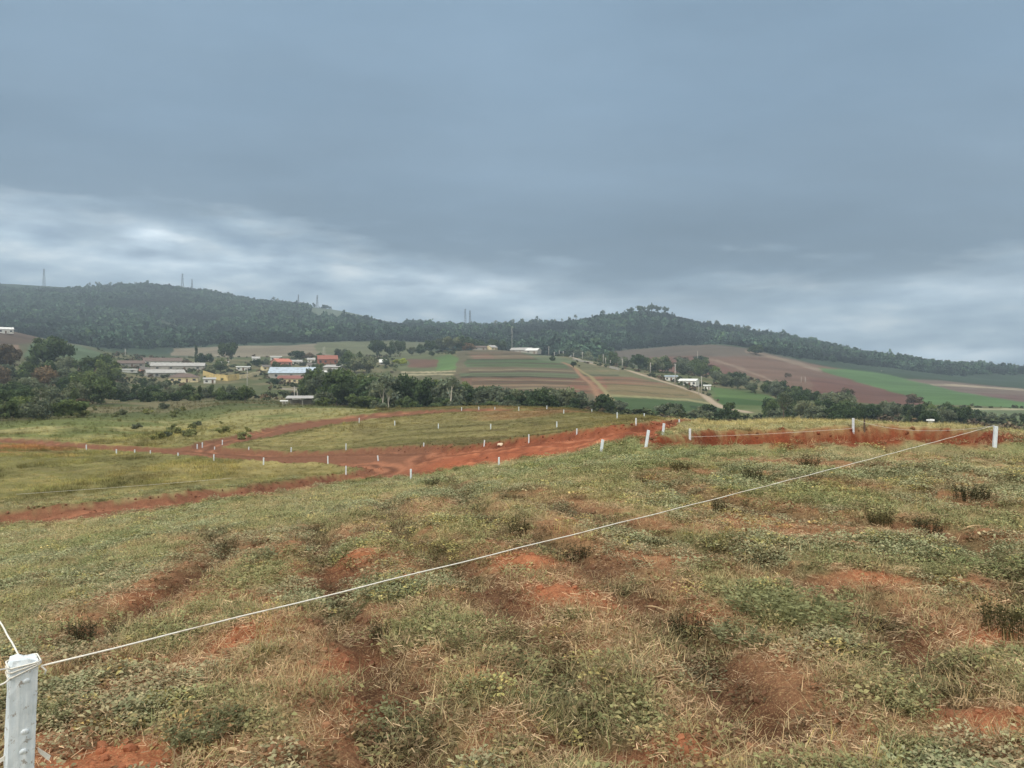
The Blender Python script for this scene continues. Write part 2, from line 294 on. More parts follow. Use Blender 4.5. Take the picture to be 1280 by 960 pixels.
def cover(x, y, z):
    """albedo with painted furrow and bank shade, litter amount, name index of the piece of land for ground points"""
    x = np.asarray(x, float); y = np.asarray(y, float)
    n = x.shape; r = np.hypot(x, y)
    px, py, d = proj(x, y, z)
    col = np.zeros(n+(3,)); name = np.zeros(n, int)
    nA = fbm(x, y, 3.2, 4, 50); nB = fbm(x, y, .9, 4, 51); nC = fbm(x, y, 14, 4, 52); nD = fbm(x, y, .22, 3, 53)
    mixc = lambda a, b, t: a*(1-t[..., None])+b*t[..., None]
    # meadow on the knoll
    c = mixc(np.broadcast_to(OLIVE, n+(3,)), STRAW, np.clip(sstep(.38, .68, nB*.6+nA*.4)*.85, 0, 1))
    gr = np.clip(sstep(.46, .66, nA)*.75+blobs(x, y, GREENB)*.75, 0, 1)
    c = mixc(c, GREEN, gr*.8)
    c = mixc(c, YEL, np.clip(blobs(x, y, YELB), 0, 1)*.6)
    soil = blobs(x, y, SOILB)*.9+(1-sstep(4, 15, r))*.36+.12+(nB-.5)*1.0+(nA-.5)*.5+(nD-.5)*1.3-gr*.35
    soil = sstep(.08, .72, soil)*(1-sstep(22, 60, r)*.8)
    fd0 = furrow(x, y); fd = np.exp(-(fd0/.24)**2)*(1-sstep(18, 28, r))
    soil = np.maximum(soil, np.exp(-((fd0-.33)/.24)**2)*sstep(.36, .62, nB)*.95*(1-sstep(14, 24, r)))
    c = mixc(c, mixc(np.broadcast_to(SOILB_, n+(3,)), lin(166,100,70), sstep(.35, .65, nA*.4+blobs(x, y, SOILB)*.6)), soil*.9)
    c = mixc(c, lin(80,56,42), np.clip(fd*(.1+nB*1.1), 0, .8))  # dark furrow earth, with the furrow's shadow painted into the colour
    # left meadows and the oval plot beyond the roads
    lo = sstep(30, 45, r)
    m1 = mixc(np.broadcast_to(lin(100,98,60), n+(3,)), lin(124,115,74), sstep(.4, .65, nC*.5+nB*.5))
    m1 = m1*np.where(px < 440, 1.32, 1.)[..., None]
    c = mixc(c, m1, lo)
    dash = fbm(x*.35+y*.9, x*.1, 1.6, 3, 60)
    oval = ((px > 290) & (px < 860) & (py < 566) & (d > 40) & (d < 140)).astype(float)
    sdo = np.full(n, -50.); mo = (oval > 0)
    if mo.any(): sdo[mo] = road_sd(x[mo], y[mo])[0]
    dash = fbm(sdo*1.0, (x-y)*.06, 1.5, 3, 60)
    c = mixc(c, lin(88,80,54), oval*sstep(.54, .66, dash)*.6); c = mixc(c, lin(136,128,88), oval*sstep(.46, .36, dash)*.5)
    c = mixc(c, lin(140,104,76), oval*sstep(600, 660, px+40*nC)*sstep(.40, .6, nC+.1*nB)*.55*sstep(60, 85, d))
    bare = ((d > 60) & (d < 120) & (px < 130)).astype(float)*sstep(590, 560, py)*sstep(120, 60, px)
    c = mixc(c, lin(150,104,70), bare*sstep(.42, .6, nC*.6+nB*.4)*.8)
    mead = sstep(70, 95, r)*(px < 470)
    m2 = mixc(np.broadcast_to(lin(104,110,66), n+(3,)), lin(142,136,92), sstep(.42, .62, nC*.8+nA*.2+.12*sstep(150, 330, px)))
    c = mixc(c, m2, mead*sstep(556, 546, py+sstep(250, 420, px)*26))
    c = c*(1+sstep(28, 45, r)*(fbm(x*.8+y*.6, (y*.8-x*.6)*.5, 1.6, 4, 55, .65)-.5)*.9)[..., None]
    crest = sstep(23, 27, d)*sstep(820, 850, px)*(d < 70)
    c = mixc(c, mixc(np.broadcast_to(PALE, n+(3,)), lin(150,136,92), sstep(.4, .6, nB)), crest*.85)
    # valley floor and wooded hills
    v = mixc(np.broadcast_to(lin(84,90,58), n+(3,)), lin(112,106,78), sstep(.42, .6, nC))
    c = mixc(c, v, sstep(135, 190, r))
    fr = sstep(720, 860, r)
    c = mixc(c, np.broadcast_to(FOREST, n+(3,))*(.7+.6*fbm(x, y, 35, 3, 70)[..., None]), fr)
    name[r > 760] = NAMES.index('hills')
    far = d > 230
    if far.any():
        jx = (fbm(x[far], y[far], 45, 3, 80)-.5)*9; jy = (fbm(x[far], y[far], 38, 4, 81, .6)-.5)*2.6
        P_, Q_, D_ = px[far]+jx, py[far]+jy, d[far]
        cf = c[far]; nf = name[far]
        xr, yr = x[far], y[far]; tex = .62+.34*fbm(xr, yr, 26, 4, 82)+.42*fbm((xr*.97+yr*.25)/7, (yr*.97-xr*.25), 13, 2, 83)
        for poly, d0, d1, colr, soft, nm in FIELDS:
            xs = [q[0] for q in poly]; ys = [q[1] for q in poly]
            m = (P_ > min(xs)-8) & (P_ < max(xs)+8) & (Q_ > min(ys)-8) & (Q_ < max(ys)+8) & (D_ > d0) & (D_ < d1)
            if not m.any(): continue
            s = poly_sd(P_[m], Q_[m], poly)
            w = sstep(-soft*.5, soft*.5, s)
            colr = (colr*.70+colr.mean()*np.array([.32, .29, .23]))*.70
            cf[m] = cf[m]*(1-w[:, None])+colr*tex[m][:, None]*w[:, None]
            t = nf[m]; t[s > 0] = NAMES.index(nm); nf[m] = t
        for ln, d0, d1, hw, colr, nm in ((LANE, 300, 760, 1.9, lin(168,152,130), 'farm_lane'), (TRACK, 300, 620, 1.1, lin(146,114,90), None), (TRACK2, 300, 620, .9, lin(142,132,96), None)):
            wl = WLINE[id(ln)]
            m = (D_ > d0*.7) & (D_ < d1*1.1) & (P_ > 600) & (P_ < 960)
            s = hw-line_dist(x[far][m], y[far][m], wl)
            w = sstep(-1.2, .8, s)
            cf[m] = cf[m]*(1-w[:, None])+colr*w[:, None]
            if nm:
                t = nf[m]; t[s > 0] = NAMES.index(nm); nf[m] = t
        c[far] = cf; name[far] = nf
    # red dirt roads
    sd = np.full(n, -99.)
    m = r < 150
    if m.any():
        sd[m] = road_sd(x[m], y[m])[0]
    streak = fbm(sd*1.0, (x+y)*.06, .42, 3, 90)
    rc = mixc(np.broadcast_to(RED, n+(3,)), lin(186,120,86), sstep(.52, .72, streak)*.85)
    rc = mixc(rc, REDD, sstep(.45, .7, nB)*.55+np.exp(-((sd-.35)/.5)**2)*.6)  # random dark patches, plus the cut banks' shade painted as an edge band
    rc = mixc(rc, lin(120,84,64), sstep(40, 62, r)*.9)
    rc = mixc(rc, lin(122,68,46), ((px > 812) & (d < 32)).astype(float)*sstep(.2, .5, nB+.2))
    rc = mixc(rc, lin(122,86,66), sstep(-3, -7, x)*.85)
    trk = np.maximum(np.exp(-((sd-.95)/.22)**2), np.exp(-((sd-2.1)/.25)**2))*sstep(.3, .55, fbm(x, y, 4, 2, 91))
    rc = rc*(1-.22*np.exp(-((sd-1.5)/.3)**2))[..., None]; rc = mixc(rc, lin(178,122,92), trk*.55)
    on = sstep(-.35, .15, sd+(nD-.5)*.5+(nB-.2)*1.4*((px > 800) & (d < 23)))
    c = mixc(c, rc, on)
    name[sd > 0] = NAMES.index('dirt_road')
    lit = np.clip(1-on, 0, 1)*(1-sstep(60, 120, r))
    return c, lit, name, soil, gr, sd, fd

NAMES = ['ground','dirt_road','hills','hillside_pasture','stubble_field','vegetable_plot','terraced_field','green_crop_field','ploughed_field','clearing','farm_lane']
WLINE = {id(LANE): [pick(a, b, 300, 800) for a, b in LANE], id(TRACK): [pick(a, b, 300, 800) for a, b in TRACK], id(TRACK2): [pick(a, b, 300, 800) for a, b in TRACK2]}

# ------------------------------------------------------------------ materials
def nt(mat): return mat.node_tree.nodes, mat.node_tree.links
def newmat(name):
    m = bpy.data.materials.new(name); m.use_nodes = True
    b = m.node_tree.nodes['Principled BSDF']
    b.inputs['Roughness'].default_value = .9
    b.inputs['Specular IOR Level'].default_value = .15
    return m, b
def setc(s, c): s.default_value = (float(c[0]), float(c[1]), float(c[2]), 1)
def noise_node(N, L, scale, detail=4, rough=.6, vec=None):
    t = N.new('ShaderNodeTexNoise'); t.inputs['Scale'].default_value = scale; t.inputs['Detail'].default_value = detail; t.inputs['Roughness'].default_value = rough
    if vec is not None: L.new(vec, t.inputs['Vector'])
    return t.outputs['Fac']
def ramp(N, L, fac, stops):
    r = N.new('ShaderNodeValToRGB'); e = r.color_ramp.elements
    while len(e) < len(stops): e.new(.5)
    for k, (p, c) in enumerate(stops):
        e[k].position = p; e[k].color = (*[float(v) for v in c], 1) if hasattr(c, '__len__') else (c, c, c, 1)
    L.new(fac, r.inputs['Fac']); return r.outputs['Color']
def mixn(N, L, fac, a, b, mode='MIX'):
    m = N.new('ShaderNodeMix'); m.data_type = 'RGBA'; m.blend_type = mode
    for v, s in ((fac, m.inputs[0]), (a, m.inputs[6]), (b, m.inputs[7])):
        if isinstance(v, (int, float)): s.default_value = v
        elif isinstance(v, (tuple, list, np.ndarray)): setc(s, v)
        else: L.new(v, s)
    return m.outputs[2]
def math_(N, L, op, a, b=None, clamp=False):
    m = N.new('ShaderNodeMath'); m.operation = op; m.use_clamp = clamp
    for v, s in ((a, m.inputs[0]), (b, m.inputs[1])):
        if v is None: continue
        if isinstance(v, (int, float)): s.default_value = v
        else: L.new(v, s)
    return m.outputs[0]

def surf(name, col, var=.25, scale=3., rough=.85, bump=.0, spec=.2, dirt=None, dscale=1.5):
    """a plain solid with uneven tone and optional dirt"""
    m, b = newmat(name); N, L = nt(m)
    tc = N.new('ShaderNodeTexCoord').outputs['Object']
    n1 = noise_node(N, L, scale, 5, .65, tc)
    c = mixn(N, L, ramp(N, L, n1, [(.3, 0), (.7, 1)]), tuple(np.array(col)*(1-var)), tuple(np.minimum(np.array(col)*(1+var), .9)))
    if dirt is not None:
        n2 = noise_node(N, L, dscale, 5, .7, tc)
        c = mixn(N, L, ramp(N, L, n2, [(.52, 0), (.7, .7)]), c, tuple(dirt))
    L.new(c, b.inputs['Base Color']); b.inputs['Roughness'].default_value = rough; b.inputs['Specular IOR Level'].default_value = spec
    if bump:
        bp = N.new('ShaderNodeBump'); bp.inputs['Strength'].default_value = bump; bp.inputs['Distance'].default_value = .02
        L.new(n1, bp.inputs['Height']); L.new(bp.outputs[0], b.inputs['Normal'])
    return m

def ground_material():
    m, b = newmat('ground_cover'); N, L = nt(m)
    tc = N.new('ShaderNodeTexCoord').outputs['Object']
    at = N.new('ShaderNodeAttribute'); at.attribute_name = 'col'
    li = N.new('ShaderNodeAttribute'); li.attribute_name = 'lit'
    n1 = noise_node(N, L, 28, 6, .75, tc); n2 = noise_node(N, L, 5, 5, .7, tc); n3 = noise_node(N, L, 95, 3, .7, tc)
    c = mixn(N, L, 1., at.outputs['Color'], ramp(N, L, n1, [(.3, .55), (.5, .95), (.72, 1.4)]), 'MULTIPLY')
    c = mixn(N, L, 1., c, ramp(N, L, n2, [(.3, .78), (.7, 1.2)]), 'MULTIPLY')
    strawf = math_(N, L, 'MULTIPLY', ramp(N, L, n3, [(.56, 0), (.64, 1)]), li.outputs['Fac'])
    c = mixn(N, L, math_(N, L, 'MULTIPLY', strawf, .6), c, tuple(lin(176,154,110)))
    darkf = math_(N, L, 'MULTIPLY', ramp(N, L, n3, [(.36, 1), (.43, 0)]), li.outputs['Fac'])
    c = mixn(N, L, math_(N, L, 'MULTIPLY', darkf, .6), c, tuple(lin(70,56,42)))
    L.new(c, b.inputs['Base Color']); b.inputs['Roughness'].default_value = 1; b.inputs['Specular IOR Level'].default_value = .08
    bp = N.new('ShaderNodeBump'); bp.inputs['Strength'].default_value = .55; bp.inputs['Distance'].default_value = .03
    L.new(n1, bp.inputs['Height']); L.new(bp.outputs[0], b.inputs['Normal'])
    return m
GROUND = ground_material()

def leaf_material(name, col, instanced=False, transl=.25):
    """leaf colour = species colour x the leaf's own tone (and, for ground cover, the clump's colour)"""
    m, b = newmat(name); N, L = nt(m)
    at = N.new('ShaderNodeAttribute'); at.attribute_name = 'tone'
    c = at.outputs['Color']
    if instanced:
        ti = N.new('ShaderNodeAttribute'); ti.attribute_type = 'INSTANCER'; ti.attribute_name = 'tint'
        c = mixn(N, L, 1., c, ti.outputs['Color'], 'MULTIPLY')
    else:
        c = mixn(N, L, 1., c, tuple(col), 'MULTIPLY')
        oi = N.new('ShaderNodeObjectInfo').outputs['Random']
        c = mixn(N, L, 1., c, ramp(N, L, oi, [(0, (.76, .78, .76)), (.5, (1, 1, 1)), (1, (1.28, 1.2, 1.02))]), 'MULTIPLY')
    L.new(c, b.inputs['Base Color']); b.inputs['Roughness'].default_value = .75
    if transl:
        t = N.new('ShaderNodeBsdfTranslucent'); L.new(c, t.inputs['Color'])
        mx = N.new('ShaderNodeMixShader'); mx.inputs[0].default_value = transl
        L.new(b.outputs[0], mx.inputs[1]); L.new(t.outputs[0], mx.inputs[2])
        L.new(mx.outputs[0], N['Material Output'].inputs['Surface'])
    return m

# ------------------------------------------------------------------ mesh helpers
def np_mesh(name, verts, faces, mat=None, tone=None, smooth=False):
    """faces: (n, k) array, all with k corners"""
    me = bpy.data.meshes.new(name)
    verts = np.asarray(verts, np.float32); faces = np.asarray(faces, np.int32); n, k = faces.shape
    me.vertices.add(len(verts)); me.vertices.foreach_set('co', verts.ravel())
    me.loops.add(n*k); me.loops.foreach_set('vertex_index', faces.ravel())
    me.polygons.add(n); me.polygons.foreach_set('loop_start', np.arange(0, n*k, k, dtype=np.int32))
    if smooth: me.polygons.foreach_set('use_smooth', np.ones(n, bool))
    if tone is not None:
        a = me.attributes.new('tone', 'FLOAT_COLOR', 'POINT'); a.data.foreach_set('color', np.asarray(tone, np.float32).ravel())
    me.update(calc_edges=True)
    if mat: me.materials.append(mat)
    return me

class MB:
    def __init__(s): s.v = []; s.f = []
    def box(s, c, size, rz=0., taper=1., M=None):
        hx, hy, hz = [q/2 for q in size]; o = len(s.v); cr, sr = math.cos(rz), math.sin(rz)
        for z, t in ((-hz, 1), (hz, taper)):
            for a, b in ((-1,-1),(1,-1),(1,1),(-1,1)):
                x, y = a*hx*t, b*hy*t
                p = Vector((c[0]+x*cr-y*sr, c[1]+x*sr+y*cr, c[2]+z))
                s.v.append(M @ p if M else p)
        s.f += [[o+i for i in q] for q in ((3,2,1,0),(4,5,6,7),(0,1,5,4),(1,2,6,5),(2,3,7,6),(3,0,4,7))]
        return s
    def tube(s, pts, rad, n=7, cap=True):
        pts = [Vector(p) for p in pts]; o = len(s.v)
        for i, p in enumerate(pts):
            t = (pts[min(i+1, len(pts)-1)]-pts[max(i-1, 0)]).normalized()
            u = t.cross(Vector((0, 0, 1)) if abs(t.z) < .95 else Vector((1, 0, 0))).normalized(); w = t.cross(u)
            r = rad[i] if hasattr(rad, '__len__') else rad
            for k in range(n):
                a = 2*math.pi*k/n; s.v.append(p+u*math.cos(a)*r+w*math.sin(a)*r)
        for i in range(len(pts)-1):
            for k in range(n):
                a, b = o+i*n+k, o+i*n+(k+1) % n
                s.f.append([a, b, b+n, a+n])
        if cap:
            s.f.append([o+k for k in range(n)][::-1]); e = o+(len(pts)-1)*n; s.f.append([e+k for k in range(n)])
        return s
    def quad(s, *p):
        o = len(s.v); s.v += [Vector(q) for q in p]; s.f.append([o+i for i in range(len(p))]); return s
    def mesh(s, name, mat, smooth=False):
        me = bpy.data.meshes.new(name); me.from_pydata([tuple(v) for v in s.v], [], s.f); me.update()
        if mat: me.materials.append(mat)
        if smooth:
            me.polygons.foreach_set('use_smooth', [True]*len(me.polygons))
        return me

def obj(name, data, parent=None, loc=(0,0,0), rz=0., sc=1.):
    o = bpy.data.objects.new(name, data); C.objects.link(o); o.parent = parent
    o.location = loc; o.rotation_euler = (0, 0, rz); o.scale = (sc, sc, sc) if isinstance(sc, (int, float)) else sc
    return o
def tag(o, label=None, cat=None, group=None, kind=None):
    if label: o['label'] = label
    if cat: o['category'] = cat
    if group: o['group'] = group
    if kind: o['kind'] = kind
    return o
def gz(x, y): return float(relief(np.array([x]), np.array([y]))[0])
def hitg(px, py, dmin=1.5, dmax=3000):
    return pick(px, py, dmin, dmax, relief)

# ------------------------------------------------------------------ build the land
th = np.concatenate([np.linspace(-180, -44, 46)[:-1], np.linspace(-44, 44, 901), np.linspace(44, 180, 46)[1:]])*math.pi/180
rr = np.concatenate([np.exp(np.linspace(math.log(.5), math.log(1.7), 12))[:-1], np.exp(np.linspace(math.log(1.7), math.log(30), 440))[:-1], np.exp(np.linspace(math.log(30), math.log(3250), 430))])
TT, RR = np.meshgrid(th, rr)
GX, GY = RR*np.sin(TT), RR*np.cos(TT)
GZ = relief(GX.ravel(), GY.ravel()).reshape(GX.shape)
col, lit, nm, *_ = cover(GX.ravel(), GY.ravel(), GZ.ravel())
nr_, nt_ = GX.shape
V = np.stack([GX.ravel(), GY.ravel(), GZ.ravel()], 1)
idx = np.arange(nr_*nt_).reshape(nr_, nt_)
quads = np.stack([idx[:-1, :-1], idx[1:, :-1], idx[1:, 1:], idx[:-1, 1:]], -1).reshape(-1, 4)[:, ::-1]
seam = np.stack([idx[:-1, -1], idx[1:, -1], idx[1:, 0], idx[:-1, 0]], -1)[:, ::-1]
cap = np.stack([np.full(nt_, len(V)), idx[0, :], np.roll(idx[0, :], -1)], -1)
dX = np.stack([np.gradient(GX, axis=1), np.gradient(GY, axis=1), np.gradient(GZ, axis=1)], -1)
dR = np.stack([np.gradient(GX, axis=0), np.gradient(GY, axis=0), np.gradient(GZ, axis=0)], -1)
NRM = np.cross(dX, dR).reshape(-1, 3); NRM /= np.linalg.norm(NRM, axis=1)[:, None]+1e-12; NRM[NRM[:, 2] < 0] *= -1
fn = nm[quads[:, 0]]
LAND = {'ground': 'rough grass and red earth of the knoll and the valley floor', 'dirt_road': 'freshly graded red dirt roads cut between the plots', 'hills': 'wooded hills closing the valley',
 'hillside_pasture': 'green and brown pasture on the hill nose below the white house', 'stubble_field': 'pale stubble field behind the village', 'vegetable_plot': 'small green and brown vegetable plots beside the tree belt',
 'terraced_field': 'striped terraced fields on the slope beside the farm lane', 'green_crop_field': 'bright green crop fields in the dip and along the right slope', 'ploughed_field': 'brown and red ploughed fields below the wooded ridge',
 'clearing': 'pale clearings in the wooded hills', 'farm_lane': 'pale farm lane running down past the white farmhouses'}
for k, name in enumerate(NAMES):
    f = quads[fn == k]
    if k == 0: f = np.concatenate([f, seam])
    if not len(f): continue
    u, inv = np.unique(f, return_inverse=True)
    me = np_mesh(name, V[u], inv.reshape(f.shape), GROUND, smooth=True)
    a = me.attributes.new('col', 'FLOAT_COLOR', 'POINT'); a.data.foreach_set('color', np.concatenate([col[u], np.ones((len(u), 1))], 1).astype(np.float32).ravel())
    a = me.attributes.new('lit', 'FLOAT', 'POINT'); a.data.foreach_set('value', lit[u].astype(np.float32))
    me.normals_split_custom_set_from_vertices(NRM[u].tolist())
    tag(obj(name, me), LAND[name], name.replace('_', ' '), None, 'structure')

# ------------------------------------------------------------------ scattered cover (grass, far woods)
def gn_scatter(name, pts, scl, rot, tint, templates, var, label, cat, tilt=None):
    me = bpy.data.meshes.new(name); n = len(pts)
    me.vertices.add(n); me.vertices.foreach_set('co', np.asarray(pts, np.float32).ravel())
    scl = np.asarray(scl, np.float32)
    if scl.ndim == 1: scl = np.stack([scl]*3, 1)
    a = me.attributes.new('scl', 'FLOAT_VECTOR', 'POINT'); a.data.foreach_set('vector', scl.ravel())
    e = np.zeros((n, 3), np.float32); e[:, 2] = rot
    if tilt is not None: e[:, :2] = tilt
    a = me.attributes.new('rot', 'FLOAT_VECTOR', 'POINT'); a.data.foreach_set('vector', e.ravel())
    a = me.attributes.new('var', 'INT', 'POINT'); a.data.foreach_set('value', np.asarray(var, np.int32))
    a = me.attributes.new('tint', 'FLOAT_COLOR', 'POINT'); a.data.foreach_set('color', np.concatenate([tint, np.ones((n, 1))], 1).astype(np.float32).ravel())
    me.update()
    o = obj(name, me); tag(o, label, cat, None, 'stuff')
    g = bpy.data.node_groups.new(name+'_scatter', 'GeometryNodeTree')
    g.interface.new_socket('Geometry', in_out='INPUT', socket_type='NodeSocketGeometry'); g.interface.new_socket('Geometry', in_out='OUTPUT', socket_type='NodeSocketGeometry')
    N, L = g.nodes, g.links
    gi = N.new('NodeGroupInput'); go = N.new('NodeGroupOutput'); jn = N.new('GeometryNodeJoinGeometry')
    def attr(nm_, ty):
        q = N.new('GeometryNodeInputNamedAttribute'); q.data_type = ty; q.inputs['Name'].default_value = nm_; return [s for s in q.outputs if s.enabled][0]
    for k, t in enumerate(templates):
        oi = N.new('GeometryNodeObjectInfo'); oi.inputs['Object'].default_value = t; oi.inputs['As Instance'].default_value = False
        ip = N.new('GeometryNodeInstanceOnPoints')
        cmp_ = N.new('FunctionNodeCompare'); cmp_.data_type = 'INT'; cmp_.operation = 'EQUAL'
        ins = [s for s in cmp_.inputs if s.enabled]; L.new(attr('var', 'INT'), ins[0]); ins[1].default_value = k
        e2r = N.new('FunctionNodeEulerToRotation'); L.new(attr('rot', 'FLOAT_VECTOR'), e2r.inputs[0])
        L.new(gi.outputs[0], ip.inputs['Points']); L.new(cmp_.outputs[0], ip.inputs['Selection']); L.new(oi.outputs['Geometry'], ip.inputs['Instance'])
        L.new(e2r.outputs[0], ip.inputs['Rotation']); L.new(attr('scl', 'FLOAT_VECTOR'), ip.inputs['Scale'])
        L.new(ip.outputs[0], jn.inputs[0])
    L.new(jn.outputs[0], go.inputs[0])
    md = o.modifiers.new('scatter', 'NODES'); md.node_group = g
    return o

TEMPL = {}
def template(name, me): return bpy.data.objects.new(name, me)        # shape kept outside the scene; only its scattered copies are in it

def blades(seed, n, spread, lo, hi, width, lean, tones, segs=3, droop=.5):
    """a tuft of grass blades: bent strips"""
    q = np.random.default_rng(seed); vs, fs, ts = [], [], []
    for k in range(n):
        a = q.uniform(0, 6.283); rr_ = spread*math.sqrt(q.uniform()); bx, by = rr_*math.cos(a), rr_*math.sin(a)
        h = q.uniform(lo, hi); da = q.uniform(0, 6.283); ln = q.uniform(.2, 1)*lean
        t = tones[q.integers(len(tones))]*q.uniform(.75, 1.25); px_, py_ = -math.sin(da), math.cos(da); o = len(vs); w = width*q.uniform(.6, 1.3)
        for i in range(segs+1):
            u = i/segs; out = h*(ln*u+droop*ln*u*u); z = h*(u-.35*ln*droop*u*u)*math.sqrt(max(.05, 1-min(.95, ln*ln*.6)))
            ww = w*(1-u*.85)
            c = np.array([bx+math.cos(da)*out, by+math.sin(da)*out, max(z, .003)-.004])
            vs += [c+np.array([px_*ww, py_*ww, 0]), c-np.array([px_*ww, py_*ww, 0])]; ts += [(*t, 1)]*2
        for i in range(segs): fs.append([o+2*i, o+2*i+1, o+2*i+3, o+2*i+2])
    return np.array(vs), np.array(fs), np.array(ts)

def leafy(seed, n, spread, lo, hi, leaf, tones, aspect=.5, flat=.5):
    """a low weed: many small pointed leaves on all sides"""
    q = np.random.default_rng(seed); vs, fs, ts = [], [], []
    for k in range(n):
        a = q.uniform(0, 6.283); r0 = spread*q.uniform()**.6; z = q.uniform(lo, hi)*(1-.5*(r0/spread)**2)
        c = np.array([r0*math.cos(a), r0*math.sin(a), z]); da = a+q.normal()*.9
        up = q.uniform(-.3, 1)*(1-flat); l = leaf*q.uniform(.6, 1.4); w = l*aspect*.5
        dv = np.array([math.cos(da), math.sin(da), up]); dv /= np.linalg.norm(dv); sv = np.array([-math.sin(da), math.cos(da), q.normal()*.4])
        t = tones[q.integers(len(tones))]*q.uniform(.75, 1.25); o = len(vs)
        vs += [c, c+dv*l*.5+sv*w+[0, 0, l*.08], c+dv*l-[0, 0, l*.15], c+dv*l*.5-sv*w+[0, 0, l*.08]]; ts += [(*t, 1)]*4; fs.append([o, o+1, o+2, o+3])
    return np.array(vs), np.array(fs), np.array(ts)

def litter(seed, n, spread, tones):
    """dead straws lying on the ground"""
    q = np.random.default_rng(seed); vs, fs, ts = [], [], []
    for k in range(n):
        a = q.uniform(0, 6.283); r0 = spread*math.sqrt(q.uniform()); l = q.uniform(.015, .075); w = q.uniform(.0008, .0022); da = q.uniform(0, 6.283)
        c = np.array([r0*math.cos(a), r0*math.sin(a), q.uniform(.006, .035)]); dv = np.array([math.cos(da), math.sin(da), q.normal()*.22])*l*.5; sv = np.array([-math.sin(da), math.cos(da), .5])*w
        t = tones[q.integers(len(tones))]*q.uniform(.7, 1.2); o = len(vs)
        vs += [c-dv-sv, c+dv-sv, c+dv+sv, c-dv+sv]; ts += [(*t, 1)]*4; fs.append([o, o+1, o+2, o+3])
    return np.array(vs), np.array(fs), np.array(ts)

ONE = np.ones(3)
GRASSM = leaf_material('grass_blades', ONE, True, .2)
_t = lambda *c: [np.array(x, float) for x in c]
flecks = _t((1.1, 1.02, .9), (.8, .8, .7), (.95, .9, .8), (1.7, 1.65, 1.5))
warm = _t((1.1, 1.02, .9), (.95, .98, .8), (1.25, 1.12, .95), (.8, .85, .7))
def tm(name, vft): return template(name, np_mesh(name, vft[0], vft[1], GRASSM, vft[2]))
G_STRAW = [tm('straw', blades(1, 30, .11, .03, .09, .0016, 1.1, warm, 3)), tm('straw', blades(2, 34, .13, .03, .08, .0016, 1.3, warm, 3))]
G_GRASS = [tm('tuft', blades(3, 30, .08, .04, .12, .0022, .8, warm, 3)), tm('tuft', blades(4, 26, .10, .03, .09, .0024, .9, warm, 3))]
G_LEAF = [tm('weed', leafy(5, 90, .12, .004, .05, .022, warm)), tm('weed', leafy(6, 60, .10, .004, .035, .028, warm, .4)), tm('weed', leafy(7, 80, .08, .01, .075, .018, warm, .6, .3))]
G_LIT = [tm('litter', litter(8, 46, .17, flecks)), tm('litter', litter(9, 38, .16, flecks))]
NEAR_T = G_STRAW+G_GRASS+G_LEAF+G_LIT     # 0-1 straw, 2-3 grass, 4-6 weed, 7-8 litter

def sector(n, r0, r1, q, half=39, power=2.):
    """random ground points, even over the sector in front of the camera (power 2) or denser towards it"""
    u = q.uniform(size=n); r = (r0**power+u*(r1**power-r0**power))**(1/power); t = R(half)*(2*q.uniform(size=n)-1)
    return r*np.sin(t), r*np.cos(t)

def near_grass():
    q = np.random.default_rng(21)
    xs, ys = [], []
    for n, r0, r1, pw in ((20000, 1.7, 6, 1.6), (32000, 6, 14, 1.4), (34000, 14, 40, 1.3)):
        a, b = sector(int(n*1.22), r0, r1, q, 47, pw); xs.append(a); ys.append(b)
    x, y = np.concatenate(xs), np.concatenate(ys)
    z = relief(x, y); c, lit_, nm_, soil, gr, sd, fd = cover(x, y, z); r = np.hypot(x, y)
    px_, py_, d_ = proj(x, y, z)
    keep = (sd < -.12) & (q.uniform(size=len(x)) > .22+np.clip(soil, 0, 1)*.56+.18*fd*(r < 16)+.5*(blobs(x, y, SOILB) > .72)) & ~((px_ > 800) & (sd > -.9) & (d_ < 22) & (q.uniform(size=len(x)) < .45))
    x, y, z, c, soil, gr, fd, r = [a[keep] for a in (x, y, z, c, soil, gr, fd, r)]; n = len(x)
    u = q.uniform(size=n); patch = fbm(x, y, 1.1, 3, 101)
    kind = np.where(u < .34, 0, np.where(u < .50, 1, np.where(u < .84, 2, 3)))
    kind = np.where((gr > .5) & (u < .35), 2, kind); kind = np.where((patch > .56) & (u < .5), 2, kind); kind = np.where((soil > .5) & (u > .62), 3, kind)
    var = np.where(kind == 0, q.integers(0, 2, n), np.where(kind == 1, 2+q.integers(0, 2, n), np.where(kind == 2, 4+q.integers(0, 3, n), 7+q.integers(0, 2, n))))
    straw = lin(190,174,134); green = lin(126,132,92); sage = lin(142,148,120); ygreen = lin(172,162,98); dark = lin(92,82,62)
    j = q.uniform(size=(n, 1))
    tint = np.empty((n, 3))
    tint[:] = np.where((kind == 0)[:, None], straw*(.6+.6*j), np.where((kind == 3)[:, None], lin(184,162,130)*(.45+.8*j), 0))
    g_ = np.where((patch > .55)[:, None], sage, green); yl = q.uniform(size=n) < .08+.25*np.clip(blobs(x, y, YELB), 0, 1)
    g_ = np.where(yl[:, None], ygreen, g_); dk = q.uniform(size=n) < .12+fd*.5; g_ = np.where(dk[:, None], dark, g_)
    tint = np.where(((kind == 1) | (kind == 2))[:, None], g_*(.65+.6*j), tint)
    tint = (tint*.62+c*.38)*1.34; tint = tint*.84+tint.mean(1, keepdims=True)*.16
    s = q.uniform(.6, 1.35, n)*(1+.7*sstep(8, 25, r))*np.where(kind == 3, .78, 1)
    tilt = q.normal(size=(n, 2))*.12
    gn_scatter('grass', np.stack([x, y, z], 1), s, q.uniform(0, 6.28, n), tint, NEAR_T, var, 'short dry grass and leafy weeds covering the red earth of the knoll', 'grass', tilt)
near_grass()

